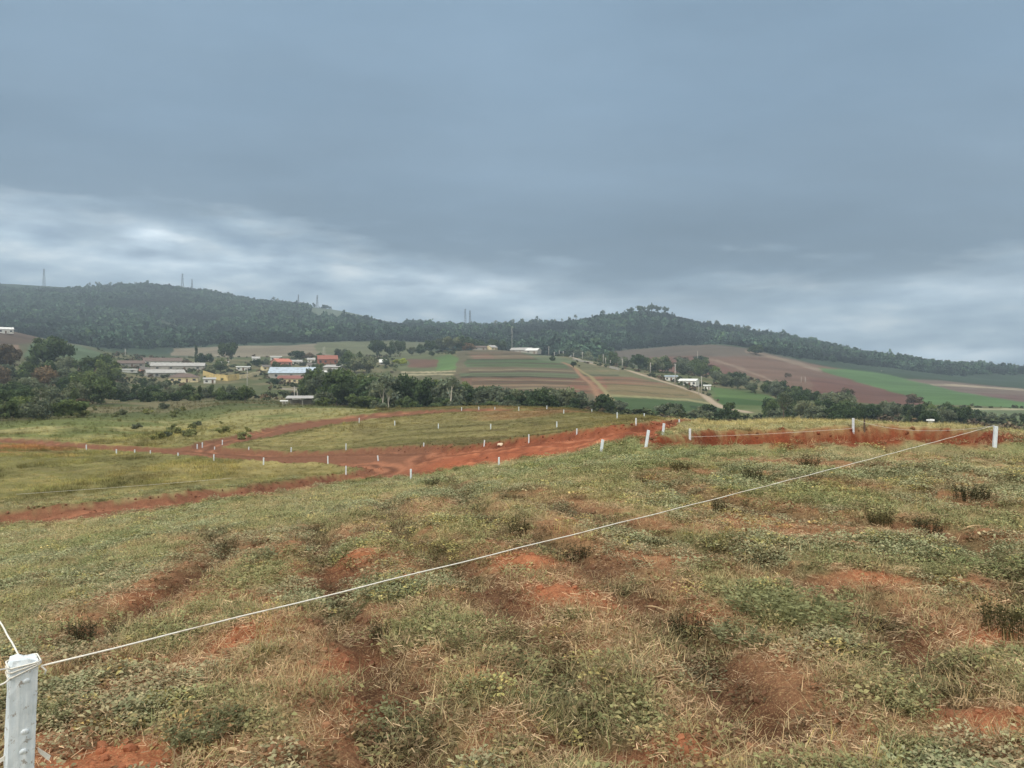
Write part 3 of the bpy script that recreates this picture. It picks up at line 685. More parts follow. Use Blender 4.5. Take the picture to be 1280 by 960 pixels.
def mid_grass():
    q = np.random.default_rng(22)
    x, y = sector(50000, 30, 125, q, 44, 1.25)
    z = relief(x, y); c, lit_, nm_, soil, gr, sd, fd = cover(x, y, z); px, py, d = proj(x, y, z)
    keep = (sd < -.3) & ~((d > 24) & (d < 70) & (px > 840))
    x, y, z, c, px, d = [a[keep] for a in (x, y, z, c, px, d)]; n = len(x)
    s = q.uniform(.9, 2.2, n)*(1+.6*sstep(60, 120, d)); ovl = (px > 300) & (px < 860) & (d > 42); pt = fbm(x, y*.35+x*.3, 4., 3, 112); s = np.where(ovl, s*.9, s*(.9+1.0*sstep(.45, .65, pt)))
    tint = c*q.uniform(.7, 1.3, (n, 1))*np.where(q.uniform(size=n) < .3, 1.2, 1.)[:, None]; tint = np.where(ovl[:, None], tint, tint*(.7+.75*sstep(.35, .62, fbm(x, y*.35+x*.3, 2.4, 3, 113)))[:, None])
    gn_scatter('meadow_grass', np.stack([x, y, z], 1), s, q.uniform(0, 6.28, n), tint, G_STRAW+G_GRASS, q.integers(0, 4, n), 'mown and rough grass on the plots beyond the red roads', 'grass', q.normal(size=(n, 2))*.1)
    # tall pale grass on the brow behind the cut road
    x, y = sector(20000, 24, 64, q, 44, 1.6)
    z = relief(x, y); c, lit_, nm_, soil, gr, sd, fd = cover(x, y, z); px, py, d = proj(x, y, z)
    cl = fbm(x, y, 2.2, 3, 110)
    keep = (sd < -.25) & (px > 835+q.normal(size=len(x))*12) & (d > base_line(px)) & (cl > .42)
    x, y, z, cl = [a[keep] for a in (x, y, z, cl)]; n = len(x)
    s = q.uniform(.4, .75, n)*(.45+.6*sstep(.4, .65, cl)); tall = np.stack([s, s, s*1.15], 1)
    t = np.where((q.uniform(size=n) < .25)[:, None], lin(146,140,98), np.where((q.uniform(size=n) < .4)[:, None], lin(206,196,154), lin(184,172,130)))*q.uniform(.8, 1.2, (n, 1))
    gn_scatter('tall_grass', np.stack([x, y, z], 1), tall, q.uniform(0, 6.28, n), t, [TALL1, TALL2], q.integers(0, 2, n), 'tall pale dry grass on the brow behind the cut red road', 'grass', q.normal(size=(n, 2))*.1)
    # rough tussocks on the far meadow at the left
    x, y = sector(31000, 85, 260, q, 44, 1.5)
    z = relief(x, y); c, lit_, nm_, soil, gr, sd, fd = cover(x, y, z); px, py, d = proj(x, y, z)
    keep = (sd < -.5) & (px < 500) & (fbm(x, y, 9, 3, 111) > .42)
    x, y, z, c, d = [a[keep] for a in (x, y, z, c, d)]; n = len(x)
    s = q.uniform(.7, 2.0, n)*(1+.5*sstep(120, 240, d))
    gn_scatter('rough_grass', np.stack([x, y, z], 1), s, q.uniform(0, 6.28, n), c*q.uniform(.75, 1.2, (n, 1)), [TALL1, TALL2]+G_GRASS, q.integers(0, 4, n), 'rough yellow green grass on the far meadow below the village', 'grass')
def base_line(px): return np.interp(px, [800, 900, 1000, 1100, 1200, 1280], [27, 28, 27, 26, 25, 23])
TALL1 = tm('tall', blades(31, 34, .14, .16, .36, .0045, .45, warm, 3)); TALL2 = tm('tall', blades(32, 26, .18, .12, .30, .005, .6, warm, 3))
mid_grass()

# clods of earth
def lump_mesh(name, seed, mat, sub=2, amp=.35, flat=.75):
    import bmesh
    bm = bmesh.new(); bmesh.ops.create_icosphere(bm, subdivisions=sub, radius=1)
    q = random.Random(seed); ph = [(q.uniform(1, 4), q.uniform(1, 4), q.uniform(1, 4), q.uniform(0, 6)) for _ in range(6)]
    for v in bm.verts:
        n = sum(math.sin(a*v.co.x*1.6+d)*math.cos(b*v.co.y*1.6-d)*math.sin(c*v.co.z*1.6+d*2) for a, b, c, d in ph)/2.2
        v.co *= 1+amp*n; v.co.z *= flat
    me = bpy.data.meshes.new(name); bm.to_mesh(me); bm.free(); me.materials.append(mat)
    a = me.attributes.new('tone', 'FLOAT_COLOR', 'POINT'); a.data.foreach_set('color', np.ones(len(me.vertices)*4, np.float32))
    return me
CLODM = leaf_material('clod_earth', ONE, True, 0.)
def clods():
    q = np.random.default_rng(23)
    ts = [template('clod', lump_mesh('clod', s, CLODM, 2)) for s in (1, 2, 3)]
    a, b = sector(20000, 1.8, 20, q, 44, 1.2); c1, d1 = sector(26000, 20, 60, q, 37, 1.6)
    x, y = np.concatenate([a, c1]), np.concatenate([b, d1])
    z = relief(x, y); c, lit_, nm_, soil, gr, sd, fd = cover(x, y, z); r = np.hypot(x, y)
    keep = ((soil > .32) & (r < 20)) | ((np.abs(sd-.2) < .9) & (q.uniform(size=len(x)) < .8)) | ((sd > .5) & (q.uniform(size=len(x)) < .02))
    x, y, z, c, r, sd = [v[keep] for v in (x, y, z, c, r, sd)]; n = len(x)
    s = (.006+.026*q.uniform(size=n)**3)*(1+1.6*sstep(10, 30, r))
    s = np.where(r > 20, s*(1+1.2*q.uniform(size=n)**4), s); px, py, d = proj(x, y, z); s = np.where((px > 812) & (d > 24.5) & (d < 32) & (sd > -.3) & (sd < 1.2), s*q.uniform(1, 1.8, n), s); s = np.minimum(s, .055)
    gn_scatter('soil_clods', np.stack([x, y, z], 1), s, q.uniform(0, 6.28, n), c*q.uniform(.7, 1.15, (n, 1)), ts, q.integers(0, 3, n), 'loose clods of red earth on bare patches and road edges', 'clods', q.uniform(0, 3, (n, 2)))
clods()

# ------------------------------------------------------------------ tree shapes
def crown_mesh(name, seed, n, lobes, shape, leaf, mat, tonevar=.3):
    """leaves spread over uneven lobes inside an ellipsoid of radii shape, base of the crown at z=0"""
    q = np.random.default_rng(seed); sx, sy, sz = shape
    lc = []
    while len(lc) < lobes:
        p = q.uniform(-1, 1, 3); l = np.linalg.norm(p)
        if .25 < l < .85: lc.append(p)
    lc = np.array(lc); lr = q.uniform(.22, .5, lobes)*(1.1-.35*np.linalg.norm(lc, axis=1))
    lt = q.uniform(1-tonevar, 1+tonevar, lobes)
    k = q.choice(lobes, n, p=lr**2/np.sum(lr**2))
    dv = q.normal(size=(n, 3)); dv /= np.linalg.norm(dv, axis=1)[:, None]
    p = lc[k]+dv*(lr[k]*q.uniform(.45, 1.12, n))[:, None]
    p = p*[sx, sy, sz]+[0, 0, sz*.95]
    low = p[:, 2] < 0; p[low, 2] *= .3
    nv = dv+q.normal(size=(n, 3))*.7; nv /= np.linalg.norm(nv, axis=1)[:, None]
    a = np.cross(nv, q.normal(size=(n, 3))); a /= np.linalg.norm(a, axis=1)[:, None]; b = np.cross(nv, a)
    s = leaf*q.uniform(.5, 1.4, n)[:, None]
    v = np.stack([p-a*s, p-b*s*.6, p+a*s, p+b*s*.6], 1).reshape(-1, 3)
    hue = q.normal(size=(n, 1))*.06
    t = (lt[k]*q.uniform(.75, 1.25, n))[:, None]*np.array([[1, 1, 1.]])+np.concatenate([hue, hue*.2, -hue], 1)
    t = np.repeat(np.concatenate([np.clip(t, .2, 2), np.ones((n, 1))], 1), 4, 0)
    return np_mesh(name, v, np.arange(4*n).reshape(n, 4), mat, t)

def trunk_mesh(name, seed, h, r, mat, limbs=5, top=1.25, lean=.1, spread=.5):
    q = random.Random(seed); m = MB(); ax, ay = q.uniform(-lean, lean)*h, q.uniform(-lean, lean)*h
    pt = lambda u: Vector((ax*u*u, ay*u, h*u-.25*(u == 0)))
    m.tube([pt(0), pt(.15), pt(.5), pt(1), pt(top)], [r*1.5, r*1.1, r*.9, r*.65, r*.3], 8)
    for k in range(limbs):
        u = q.uniform(.55, 1.1); a = 6.283*k/limbs+q.uniform(-.4, .4); b = pt(u); L_ = h*q.uniform(.35, .6)
        e = b+Vector((math.cos(a)*L_*spread, math.sin(a)*L_*spread, L_*.8)); mid = b.lerp(e, .5)+Vector((0, 0, -.05*L_))
        m.tube([b, mid, e], [r*.5, r*.33, r*.12], 5)
    return m.mesh(name, mat, True)

BARK = surf('bark', lin(104,92,78), .35, 2.5, .9, .4)
PALEBARK = surf('pale_bark', lin(186,178,160), .2, 2., .85, .2)
LM = {'dark': leaf_material('leaves_dark', lin(70,86,54)), 'mid': leaf_material('leaves_mid', lin(94,108,68)), 'grey': leaf_material('leaves_grey', lin(108,116,92)),
      'yel': leaf_material('leaves_yellow', lin(150,160,60)), 'brown': leaf_material('leaves_brown', lin(112,98,78)), 'fresh': leaf_material('leaves_fresh', lin(136,138,98)), 'light': leaf_material('leaves_light', lin(124,128,84)), 'weed': leaf_material('weed_dark', lin(70,68,46)),
      'sage': leaf_material('weed_sage', lin(134,134,98)), 'straw': leaf_material('weed_straw', lin(170,152,110))}
CR = {}
for mk in ('dark', 'mid', 'grey', 'brown'):
    for s_ in range(3):
        CR['broad', mk, s_] = crown_mesh('crown', 200+s_*7+len(mk), 2600, 26, (1, 1, .78), .085, LM[mk])
for s_ in range(2):
    CR['tall', 'mid', s_] = crown_mesh('crown', 260+s_, 1800, 20, (.55, .55, 1.2), .075, LM['mid'])
    CR['thin', 'grey', s_] = crown_mesh('crown', 270+s_, 650, 14, (.7, .7, .8), .07, LM['grey'], .2)
    CR['umbrella', 'dark', s_] = crown_mesh('crown', 280+s_, 520, 16, (1, 1, .42), .13, LM['dark'], .2)
    CR['bush', 'mid', s_] = crown_mesh('crown', 290+s_, 1500, 16, (1, 1, .62), .10, LM['mid'])
    CR['bush', 'light', s_] = crown_mesh('crown', 292+s_, 1300, 16, (1, 1, .62), .10, LM['light'])
    CR['bush', 'grey', s_] = crown_mesh('crown', 296+s_, 1500, 16, (1, 1, .62), .10, LM['grey'])
    CR['bush', 'dark', s_] = crown_mesh('crown', 299+s_, 1700, 16, (1, 1, .7), .10, LM['dark'])
CR['bush', 'brown', 0] = crown_mesh('crown', 305, 1300, 16, (1, 1, .62), .10, LM['brown'])
CR['thin', 'dark', 0] = crown_mesh('crown', 306, 650, 14, (.7, .7, .8), .07, LM['dark'], .2)
CR['broad', 'yel', 0] = crown_mesh('crown', 310, 1600, 18, (1, .9, .55), .09, LM['yel'])
CR['column', 'dark', 0] = crown_mesh('crown', 311, 1200, 18, (.28, .28, 1.3), .06, LM['dark'])
TK = {('trunk', s_): trunk_mesh('trunk', 400+s_, 1., .055, BARK) for s_ in range(3)}
TK['pale', 0] = trunk_mesh('trunk', 410, 1., .04, PALEBARK, 3, 1.2, .05, .35)
TK['thin', 0] = trunk_mesh('trunk', 411, 1., .03, BARK, 6, 1.3, .06, .55)

def tree(name, label, cat, group, x, y, hgt, rad, form, mk, trunk_frac=.3, tk=None, var=None):
    """a tree standing at x, y: trunk to trunk_frac of its height, crown of the given radius above"""
    z = gz(x, y)
    t = obj(name, None, None, (x, y, z-.1), rnd.uniform(0, 6.28)); tag(t, label, cat, group)
    v = [k for k in CR if k[0] == form and k[1] == mk]; cm = CR[v[rnd.randrange(len(v))]]
    k = tk or ('trunk', rnd.randrange(3))
    h1 = hgt*trunk_frac
    obj('trunk', TK[k], t, (0, 0, 0), rnd.uniform(0, 6), (hgt*.62, hgt*.62, max(h1*1.15, .3)))
    zs = {'broad': .78, 'tall': 1.2, 'thin': .8, 'umbrella': .42, 'bush': .62, 'column': 1.3}[form]
    obj('crown', cm, t, (0, 0, h1), rnd.uniform(0, 6), (rad*rnd.uniform(.9, 1.1), rad*rnd.uniform(.9, 1.1), (hgt-h1)/(1.95*zs)))
    return t

def at_dist(px, d): return ((px-CX)/F*d, d)

def grove(n, pxr, dr, hr, label, group, kinds, seed, name='tree', ok=None, frac=.1):
    q = random.Random(seed); pts = []; tries = 0
    while len(pts) < n and tries < n*60:
        tries += 1
        px_ = q.uniform(*pxr); d_ = q.uniform(dr(px_)[0], dr(px_)[1]) if callable(dr) else q.uniform(*dr)
        x, y = at_dist(px_, d_)
        hh_ = hr(px_) if callable(hr) else hr
        if any((x-a)**2+(y-b)**2 < (hh_[0]*.42)**2 for a, b in pts): continue
        if ok and not ok(px_, d_): continue
        pts.append((x, y))
        h = q.uniform(*hh_); f_, mk = kinds[q.randrange(len(kinds))]
        w = {'broad': .54, 'tall': .36, 'thin': .3, 'bush': .75}[f_]*h*q.uniform(.85, 1.2)
        tree(name, label, 'tree' if name == 'tree' else 'bush', group, x, y, h, w, f_, mk, frac if f_ != 'bush' else .06)

BR = [('broad', 'dark'), ('broad', 'dark'), ('broad', 'mid'), ('broad', 'grey'), ('broad', 'grey'), ('tall', 'mid')]
# belt behind the oval plot
grove(62, (392,728), lambda p: (np.interp(p, [392, 480, 735], [245, 210, 198]), 275), lambda p: (np.interp(p, [392, 470, 560, 600, 735], [9.5, 10, 9, 6.5, 5.5]), np.interp(p, [392, 470, 560, 600, 735], [11.5, 11.5, 10, 7.6, 6.4])), 'dark broad tree in the dense belt between the oval plot and the terraced fields', 'trees in the belt behind the oval plot', BR+[('broad', 'dark')], 1)
grove(26, (395,730), (186,204), (2.2,4.2), 'low bushy tree along the front edge of the belt behind the oval plot', 'low bushy trees along the front of the belt', [('bush', 'mid'), ('bush', 'grey'), ('bush', 'dark'), ('bush', 'dark')], 2, 'bush')  # low trees of the front row, named and categorised as bushes
for px_, d_, h_, lab in ((563, 190, 9, 'slim tree with a pale leaning trunk in front of the dark belt'), (478, 192, 7.5, 'slim pale stemmed sapling in front of the dark belt, the taller of two'), (486, 190, 6, 'slim pale stemmed sapling in front of the dark belt, the shorter of two')):
    tree('slim_tree', lab, 'tree', None, *at_dist(px_, d_), h_, h_*.26, 'thin', 'grey', .55, ('pale', 0))
grove(14, (735,905), (205,262), (2.2,4.6), 'low bush in the hedge at the foot of the green crop field', 'hedge bushes below the green crop field', [('bush', 'mid'), ('bush', 'dark'), ('bush', 'grey')], 3, 'bush')
tree('bush', 'broad dark bush standing alone where the green field meets the pale brow grass', 'bush', None, *at_dist(912, 225), 5.4, 3.4, 'bush', 'dark', .06)
tree('bush', 'dark bush beside the lone broad bush at the brow, narrower of two', 'bush', None, *at_dist(897, 230), 3.6, 2.6, 'bush', 'dark', .06)
# left wood
grove(46, (-110,140), lambda p: (152+p*.5, 290), (5,8.4), 'dark broad tree in the wood at the left edge of the meadow', 'trees of the wood left of the meadow', BR, 4)
grove(12, (-30,100), (140,158), (2.5,5), 'low bush along the front of the left wood', 'bushes in front of the left wood', [('bush', 'mid'), ('bush', 'grey'), ('broad', 'grey')], 5, 'bush')
grove(15, (-40,150), (300,420), (7,12), 'grey green tree on the slope behind the left wood', 'trees on the slope behind the left wood', [('broad', 'grey'), ('broad', 'mid'), ('broad', 'brown'), ('broad', 'dark')], 6)
tree('tree', 'big rounded dark tree on the green slope below the hill nose', 'tree', None, *at_dist(66, 400), 20, 11, 'broad', 'dark', .12)
tree('tree', 'wide dark tree right of the big rounded tree on the slope', 'tree', None, *at_dist(122, 372), 13, 9, 'broad', 'dark', .12)
tree('tree', 'brownish grey thin tree at the left frame edge below the white hill house', 'tree', None, *at_dist(6, 360), 17, 7, 'broad', 'brown', .2)
tree('slim_tree', 'pale trunked tree with a thin crown in front of the left wood', 'tree', None, *at_dist(52, 150), 6.2, 2.6, 'thin', 'grey', .6, ('pale', 0))
tree('bush', 'yellow green bush beside the pale trunked tree', 'bush', None, *at_dist(42, 146), 2.6, 1.6, 'bush', 'mid', .06)
tree('small_tree', 'small round topped dark tree on a bare trunk in the left meadow', 'tree', None, *at_dist(101, 150), 3.6, 1.3, 'broad', 'brown', .5)
# belt in front of the village
grove(26, (128,312), (255,292), (3.8,5.7), 'dark tree in the belt between the far meadow and the village', 'trees in front of the village', BR, 7)
tree('bushy_tree', 'yellow green bushy tree at the right end of the belt in front of the village', 'tree', None, *at_dist(306, 215), 4.6, 2.2, 'broad', 'mid', .3)
# village trees
for px_, d_, h_, w_, f_, mk, lab in (
 (245, 560, 17, 4, 'column', 'dark', 'tall dark columnar cypress behind the long village sheds'), (256, 560, 11, 6, 'broad', 'dark', 'dark round tree beside the columnar cypress'),
 (285, 620, 17, 8, 'broad', 'dark', 'big dark tree behind the yellow wall'), (276, 500, 9, 5, 'broad', 'mid', 'mid green tree between the yellow wall and the big dark tree'),
 (371, 640, 9, 8, 'broad', 'dark', 'round dark tree on the stubble field edge behind the village'), (384, 640, 7, 5, 'broad', 'brown', 'small brown tree beside the round dark tree on the stubble edge'),
 (426, 620, 11, 5, 'broad', 'grey', 'grey green tree right of the orange roofed house'), (443, 500, 14, 8, 'broad', 'mid', 'broad tree cluster right of the village, the left part'), (455, 480, 13, 8, 'broad', 'grey', 'broad tree cluster right of the village, the right part'),
 (436, 540, 12, 7, 'broad', 'dark', 'dark tree behind the broad cluster right of the village'), (397, 450, 7, 4, 'broad', 'dark', 'dark tree behind the pale blue roofed warehouse'), (389, 420, 8, 4.4, 'broad', 'dark', 'dark tree at the right end of the pale blue roofed warehouse'),
 (345, 415, 4, 4, 'bush', 'dark', 'low dark shrub at the left end of the pale blue roofed warehouse'), (321, 560, 6, 4, 'broad', 'dark', 'small dark tree between two white village houses'),
 (400, 610, 7, 4, 'broad', 'mid', 'small green tree left of the orange roofed house'), (233, 540, 6, 6, 'bush', 'brown', 'brown bush behind the long village shed'), (262, 480, 6, 4, 'broad', 'grey', 'small grey tree above the yellow wall'),
 (472, 680, 17, 8, 'broad', 'dark', 'big dark tree left of the white tent roof, largest of the row'), (488, 690, 15, 6, 'broad', 'dark', 'dark tree second in the row behind the white tent roof'), (500, 690, 15, 6, 'broad', 'dark', 'dark tree third in the row behind the white tent roof'),
 (482, 560, 6, 3, 'broad', 'mid', 'small tree right beside the white tent roof'), (515, 700, 8, 5, 'broad', 'grey', 'grey tree behind the yellow flowering tree'), (501, 560, 7, 5, 'broad', 'yel', 'bright yellow green tree beside the small vegetable plots'),
 (540, 640, 5, 3, 'broad', 'dark', 'small dark tree alone on the vegetable plots'), (525, 700, 10, 6, 'broad', 'dark', 'dark tree at the left end of the row above the vegetable plots'), (538, 720, 12, 7, 'broad', 'dark', 'dark tree in the middle of the row above the vegetable plots'),
 (552, 730, 14, 8, 'broad', 'grey', 'tall grey green tree in the row above the vegetable plots'), (566, 720, 15, 9, 'broad', 'grey', 'wide grey tree left of the farm top sheds'), (580, 720, 14, 8, 'broad', 'dark', 'dark wide tree just left of the farm top sheds'),
 (596, 760, 12, 8, 'broad', 'dark', 'dark tree behind the small farm top shed'), (612, 780, 14, 8, 'broad', 'dark', 'dark round tree between the small sheds on the farm top'), (624, 790, 15, 7, 'broad', 'dark', 'dark round tree left of the long farm sheds'), (586, 690, 7, 6, 'bush', 'brown', 'brown shrub at the edge of the vegetable plots'),
 (717, 500, 4.6, 2.2, 'broad', 'dark', 'small dark tree standing alone by the field track'), (691, 560, 3.4, 2.6, 'bush', 'dark', 'small dark shrub below the farm road poles'),
 (757, 800, 8, 13, 'bush', 'dark', 'flat dark thicket on the grey field below the right hill'), (852, 790, 6, 8, 'bush', 'brown', 'brown thicket on the ploughed hill'), (876, 800, 5, 9, 'bush', 'dark', 'dark long thicket on the ploughed hill'),
 (945, 850, 11, 8, 'broad', 'dark', 'round dark tree alone on the upper ploughed field'), (980, 207, 10, 3.2, 'thin', 'grey', 'tall spindly grey tree just behind the pale brow grass'), (985, 620, 4, 3, 'bush', 'brown', 'small dark shrub alone on the ploughed slope'),
 (1055, 430, 7, 5, 'broad', 'brown', 'russet tree at the edge of the red ploughed field'), (1142, 420, 6, 5, 'broad', 'brown', 'brown tree left of the leaning bare tree'),
):
    tree('bush' if f_ == 'bush' else 'tree', lab, 'bush' if f_ == 'bush' else 'tree', None, *at_dist(px_, d_), h_, w_, f_, mk, .08 if f_ == 'bush' else (.45 if f_ == 'thin' else .15), ('thin', 0) if f_ == 'thin' else None)
grove(18, (128,312), (238,258), (2.2,3.6), 'low dark bush in the belt between the far meadow and the village', 'bushes in front of the village', [('bush', 'dark'), ('bush', 'mid'), ('bush', 'dark')], 18, 'bush')
grove(10, (140,235), (330,400), (3,5), 'small tree among the village houses', 'small trees among the village houses', BR+[('broad', 'brown')], 8)
grove(12, (300,430), (470,600), (4,7), 'small tree in a village garden around the warehouse', 'garden trees around the warehouse', BR+[('broad', 'grey')], 9)
# woods right of the farm lane
grove(28, (700,900), lambda p: (np.interp(p, [700, 760, 830, 900], [780, 620, 520, 500]), np.interp(p, [700, 760, 900], [880, 720, 600])), (8,13), 'dark tree in the strip of wood behind the farm lane poles', 'trees behind the farm lane', BR+[('broad', 'brown')], 10)
grove(32, (895,1060), lambda p: (np.interp(p, [895, 960, 1060], [470, 400, 300]), np.interp(p, [895, 960, 1060], [530, 450, 380])), (5,8.5), 'dark tree in the wood between the green dip and the ploughed hill', 'trees above the green dip', BR, 11)
grove(27, (965,1115), (215,300), (5,7.6), 'dark tree in the row just behind the pale brow grass', 'trees behind the brow grass', BR+[('broad', 'dark')], 12)
grove(18, (1118,1212), (215,290), (4.5,7), 'dark green tree in the clump behind the white topped end post', 'trees in the clump behind the end post', BR, 13)
grove(8, (1215,1290), (260,330), (2.5,4.5), 'dark bush on the hedge line at the right edge of the valley', 'bushes on the right hedge line', [('bush', 'dark'), ('bush', 'grey')], 14, 'bush')
grove(13, (160,310), (90,125), (.5,1.2), 'small shrub in the middle of the left meadow', 'shrubs on the left meadow', [('bush', 'light'), ('bush', 'grey'), ('bush', 'light')], 15, 'bush')
grove(12, (100,250), (130,185), (.9,2.), 'rough bush near the top of the left meadow', 'bushes at the top of the left meadow', [('bush', 'light'), ('bush', 'grey'), ('bush', 'light')], 16, 'bush')
# umbrella trees on the wooded hilltop
for k, (px_, h_, w_) in enumerate(((788, 19, 7), (799, 21, 7.5), (805, 18, 4.5), (811, 20, 5.5), (815, 24, 5), (822, 21, 8), (832, 21, 6.5))):
    tree('umbrella_tree', ('tall thin stemmed tree with a flat open crown on the wooded hilltop'), 'tree', 'open crowned trees on the hilltop', *at_dist(px_, 1440+k*4), h_, w_, 'umbrella', 'dark', .5, ('thin', 0))

def far_woods():
    q = np.random.default_rng(41)
    fm = leaf_material('woodland_leaves', ONE, True, .0)
    ts = [template('wood', crown_mesh('wood', 500+s, 170, 9, (1, 1, sh), .26, fm, .3)) for s, sh in enumerate((.8, .9, 1.1, .7))]
    x, y = sector(78000, 740, 2050, q, 46, 1.7)
    z = relief(x, y); c, lit_, nm_, *_r = cover(x, y, z); px, py, d = proj(x, y, z)
    q2 = np.random.default_rng(42)
    xs, ys = sector(11500, 190, 800, q2, 45, 1.6); zs = relief(xs, ys); cs, _l, ns, *_r2 = cover(xs, ys, zs); ps, pys, ds = proj(xs, ys, zs)
    cl2 = fbm(xs, ys, 40, 3, 131)
    k2 = (ns == NAMES.index('ground')) & (cl2 > .47) & ~((ps > 240) & (ps < 335) & (ds > 300) & (ds < 440)) & ~((ps < 480) & (ds < 240))
    xs, ys, zs, cl2, ps = [a[k2] for a in (xs, ys, zs, cl2, ps)]; n2 = len(xs)
    hs = q2.uniform(.6, 2.3, n2)*(.6+.8*q2.uniform(size=n2)); ws = hs*q2.uniform(.6, 1.3, n2)
    tsx = np.array([lin(78,86,56)])*q2.uniform(.5, 1.5, (n2, 1)); tsx = np.where((q2.uniform(size=n2) < .25)[:, None], lin(112,98,76)*q2.uniform(.7, 1.2, (n2, 1)), tsx)
    gn_scatter('scrub', np.stack([xs, ys, zs-.1], 1), np.stack([ws, ws, hs/1.75], 1), q2.uniform(0, 6.28, n2), tsx, ts, q2.integers(0, 4, n2), 'low dark scrub spread over the valley floor and around the village', 'scrub')
    ridge = np.interp(px, [0, 200, 300, 400, 500, 600, 700, 800, 900, 1000, 1280], [1960, 1920, 1930, 1930, 2080, 2080, 1560, 1560, 1540, 1520, 1560])
    low = np.interp(px, [0, 130, 200, 300, 420, 560, 640, 700, 760, 850, 900, 960, 1030, 1130, 1290], [760, 790, 840, 900, 920, 880, 820, 800, 800, 960, 1000, 900, 960, 1060, 1120])
    dens = np.where((d > 1200) & (px > 385) & (px < 520) & (py < 402), .12, 1.)
    keep = (d < ridge+20) & (d > low+q.normal(size=len(x))*12) & (nm_ == NAMES.index('hills')) & (q.uniform(size=len(x)) < dens)
    x, y, z, px, d = [a[keep] for a in (x, y, z, px, d)]; n = len(x)
    cl = sstep(.3, .7, fbm(x, y, 110, 4, 130, .6))
    h = q.uniform(4, 13, n)*(.6+.7*cl); w = h*q.uniform(.42, .75, n)
    tall = (q.uniform(size=n) < .05); h = np.where(tall, h*1.4, h)
    t = np.array([lin(49,66,49)])*(q.uniform(.3, 1.8, (n, 1)))*(.25+1.3*cl[:, None])
    t = np.where((q.uniform(size=n) < .15)[:, None], t*np.array([1.35, 1.25, 1.1]), t)
    gn_scatter('forest', np.stack([x, y, z-h*.08], 1), np.stack([w, w, h/1.75], 1), q.uniform(0, 6.28, n), t, ts, q.integers(0, 4, n), 'dark unbroken woodland covering the far hills and ridges', 'forest')
far_woods()
# trees that stand out along the skylines
qs = random.Random(5)
RIDGE = [(p, np.interp(p, [0, 200, 300, 400, 500], [1890, 1840, 1845, 1845, 1950])) for p in (112, 121, 124, 131, 138, 144, 151, 160, 170, 290, 299, 305, 342, 347)]
for p, d in RIDGE:
    h = qs.uniform(11, 19); tree('ridge_tree', 'thin tree standing up on the skyline of the left hill', 'tree', 'skyline trees on the left hill', *at_dist(p, d), h, h*.35, 'umbrella' if qs.random() < .6 else 'thin', 'dark' , .5, ('thin', 0)) if qs.random() < .6 else tree('ridge_tree', 'thin tree standing up on the skyline of the left hill', 'tree', 'skyline trees on the left hill', *at_dist(p, d), h, h*.3, 'thin', 'grey', .5, ('thin', 0))
for p in (606, 619, 632, 642, 653, 664, 672, 684, 694, 703, 712, 720, 740, 755):
    h = qs.uniform(12, 21); tree('ridge_tree', 'tall thin tree on the low skyline left of the round hill', 'tree', 'skyline trees left of the round hill', *at_dist(p, 1490), h, h*.32, 'thin', 'grey', .5, ('thin', 0))
for p in [885, 896, 910, 922, 935, 948, 960, 975, 987, 998, 1012, 1024, 1036, 1048, 1057, 1066, 1074, 1083, 1092, 1104, 1118, 1131, 1146, 1158, 1170, 1184, 1200, 1214, 1229, 1243, 1256, 1270]:
    h = qs.uniform(9, 16); tree('ridge_tree', 'tree breaking the skyline of the long right ridge', 'tree', 'skyline trees on the right ridge', *at_dist(p, 1450), h, h*.36, 'broad' if qs.random() < .6 else 'thin', 'grey', .3, ('thin', 0))

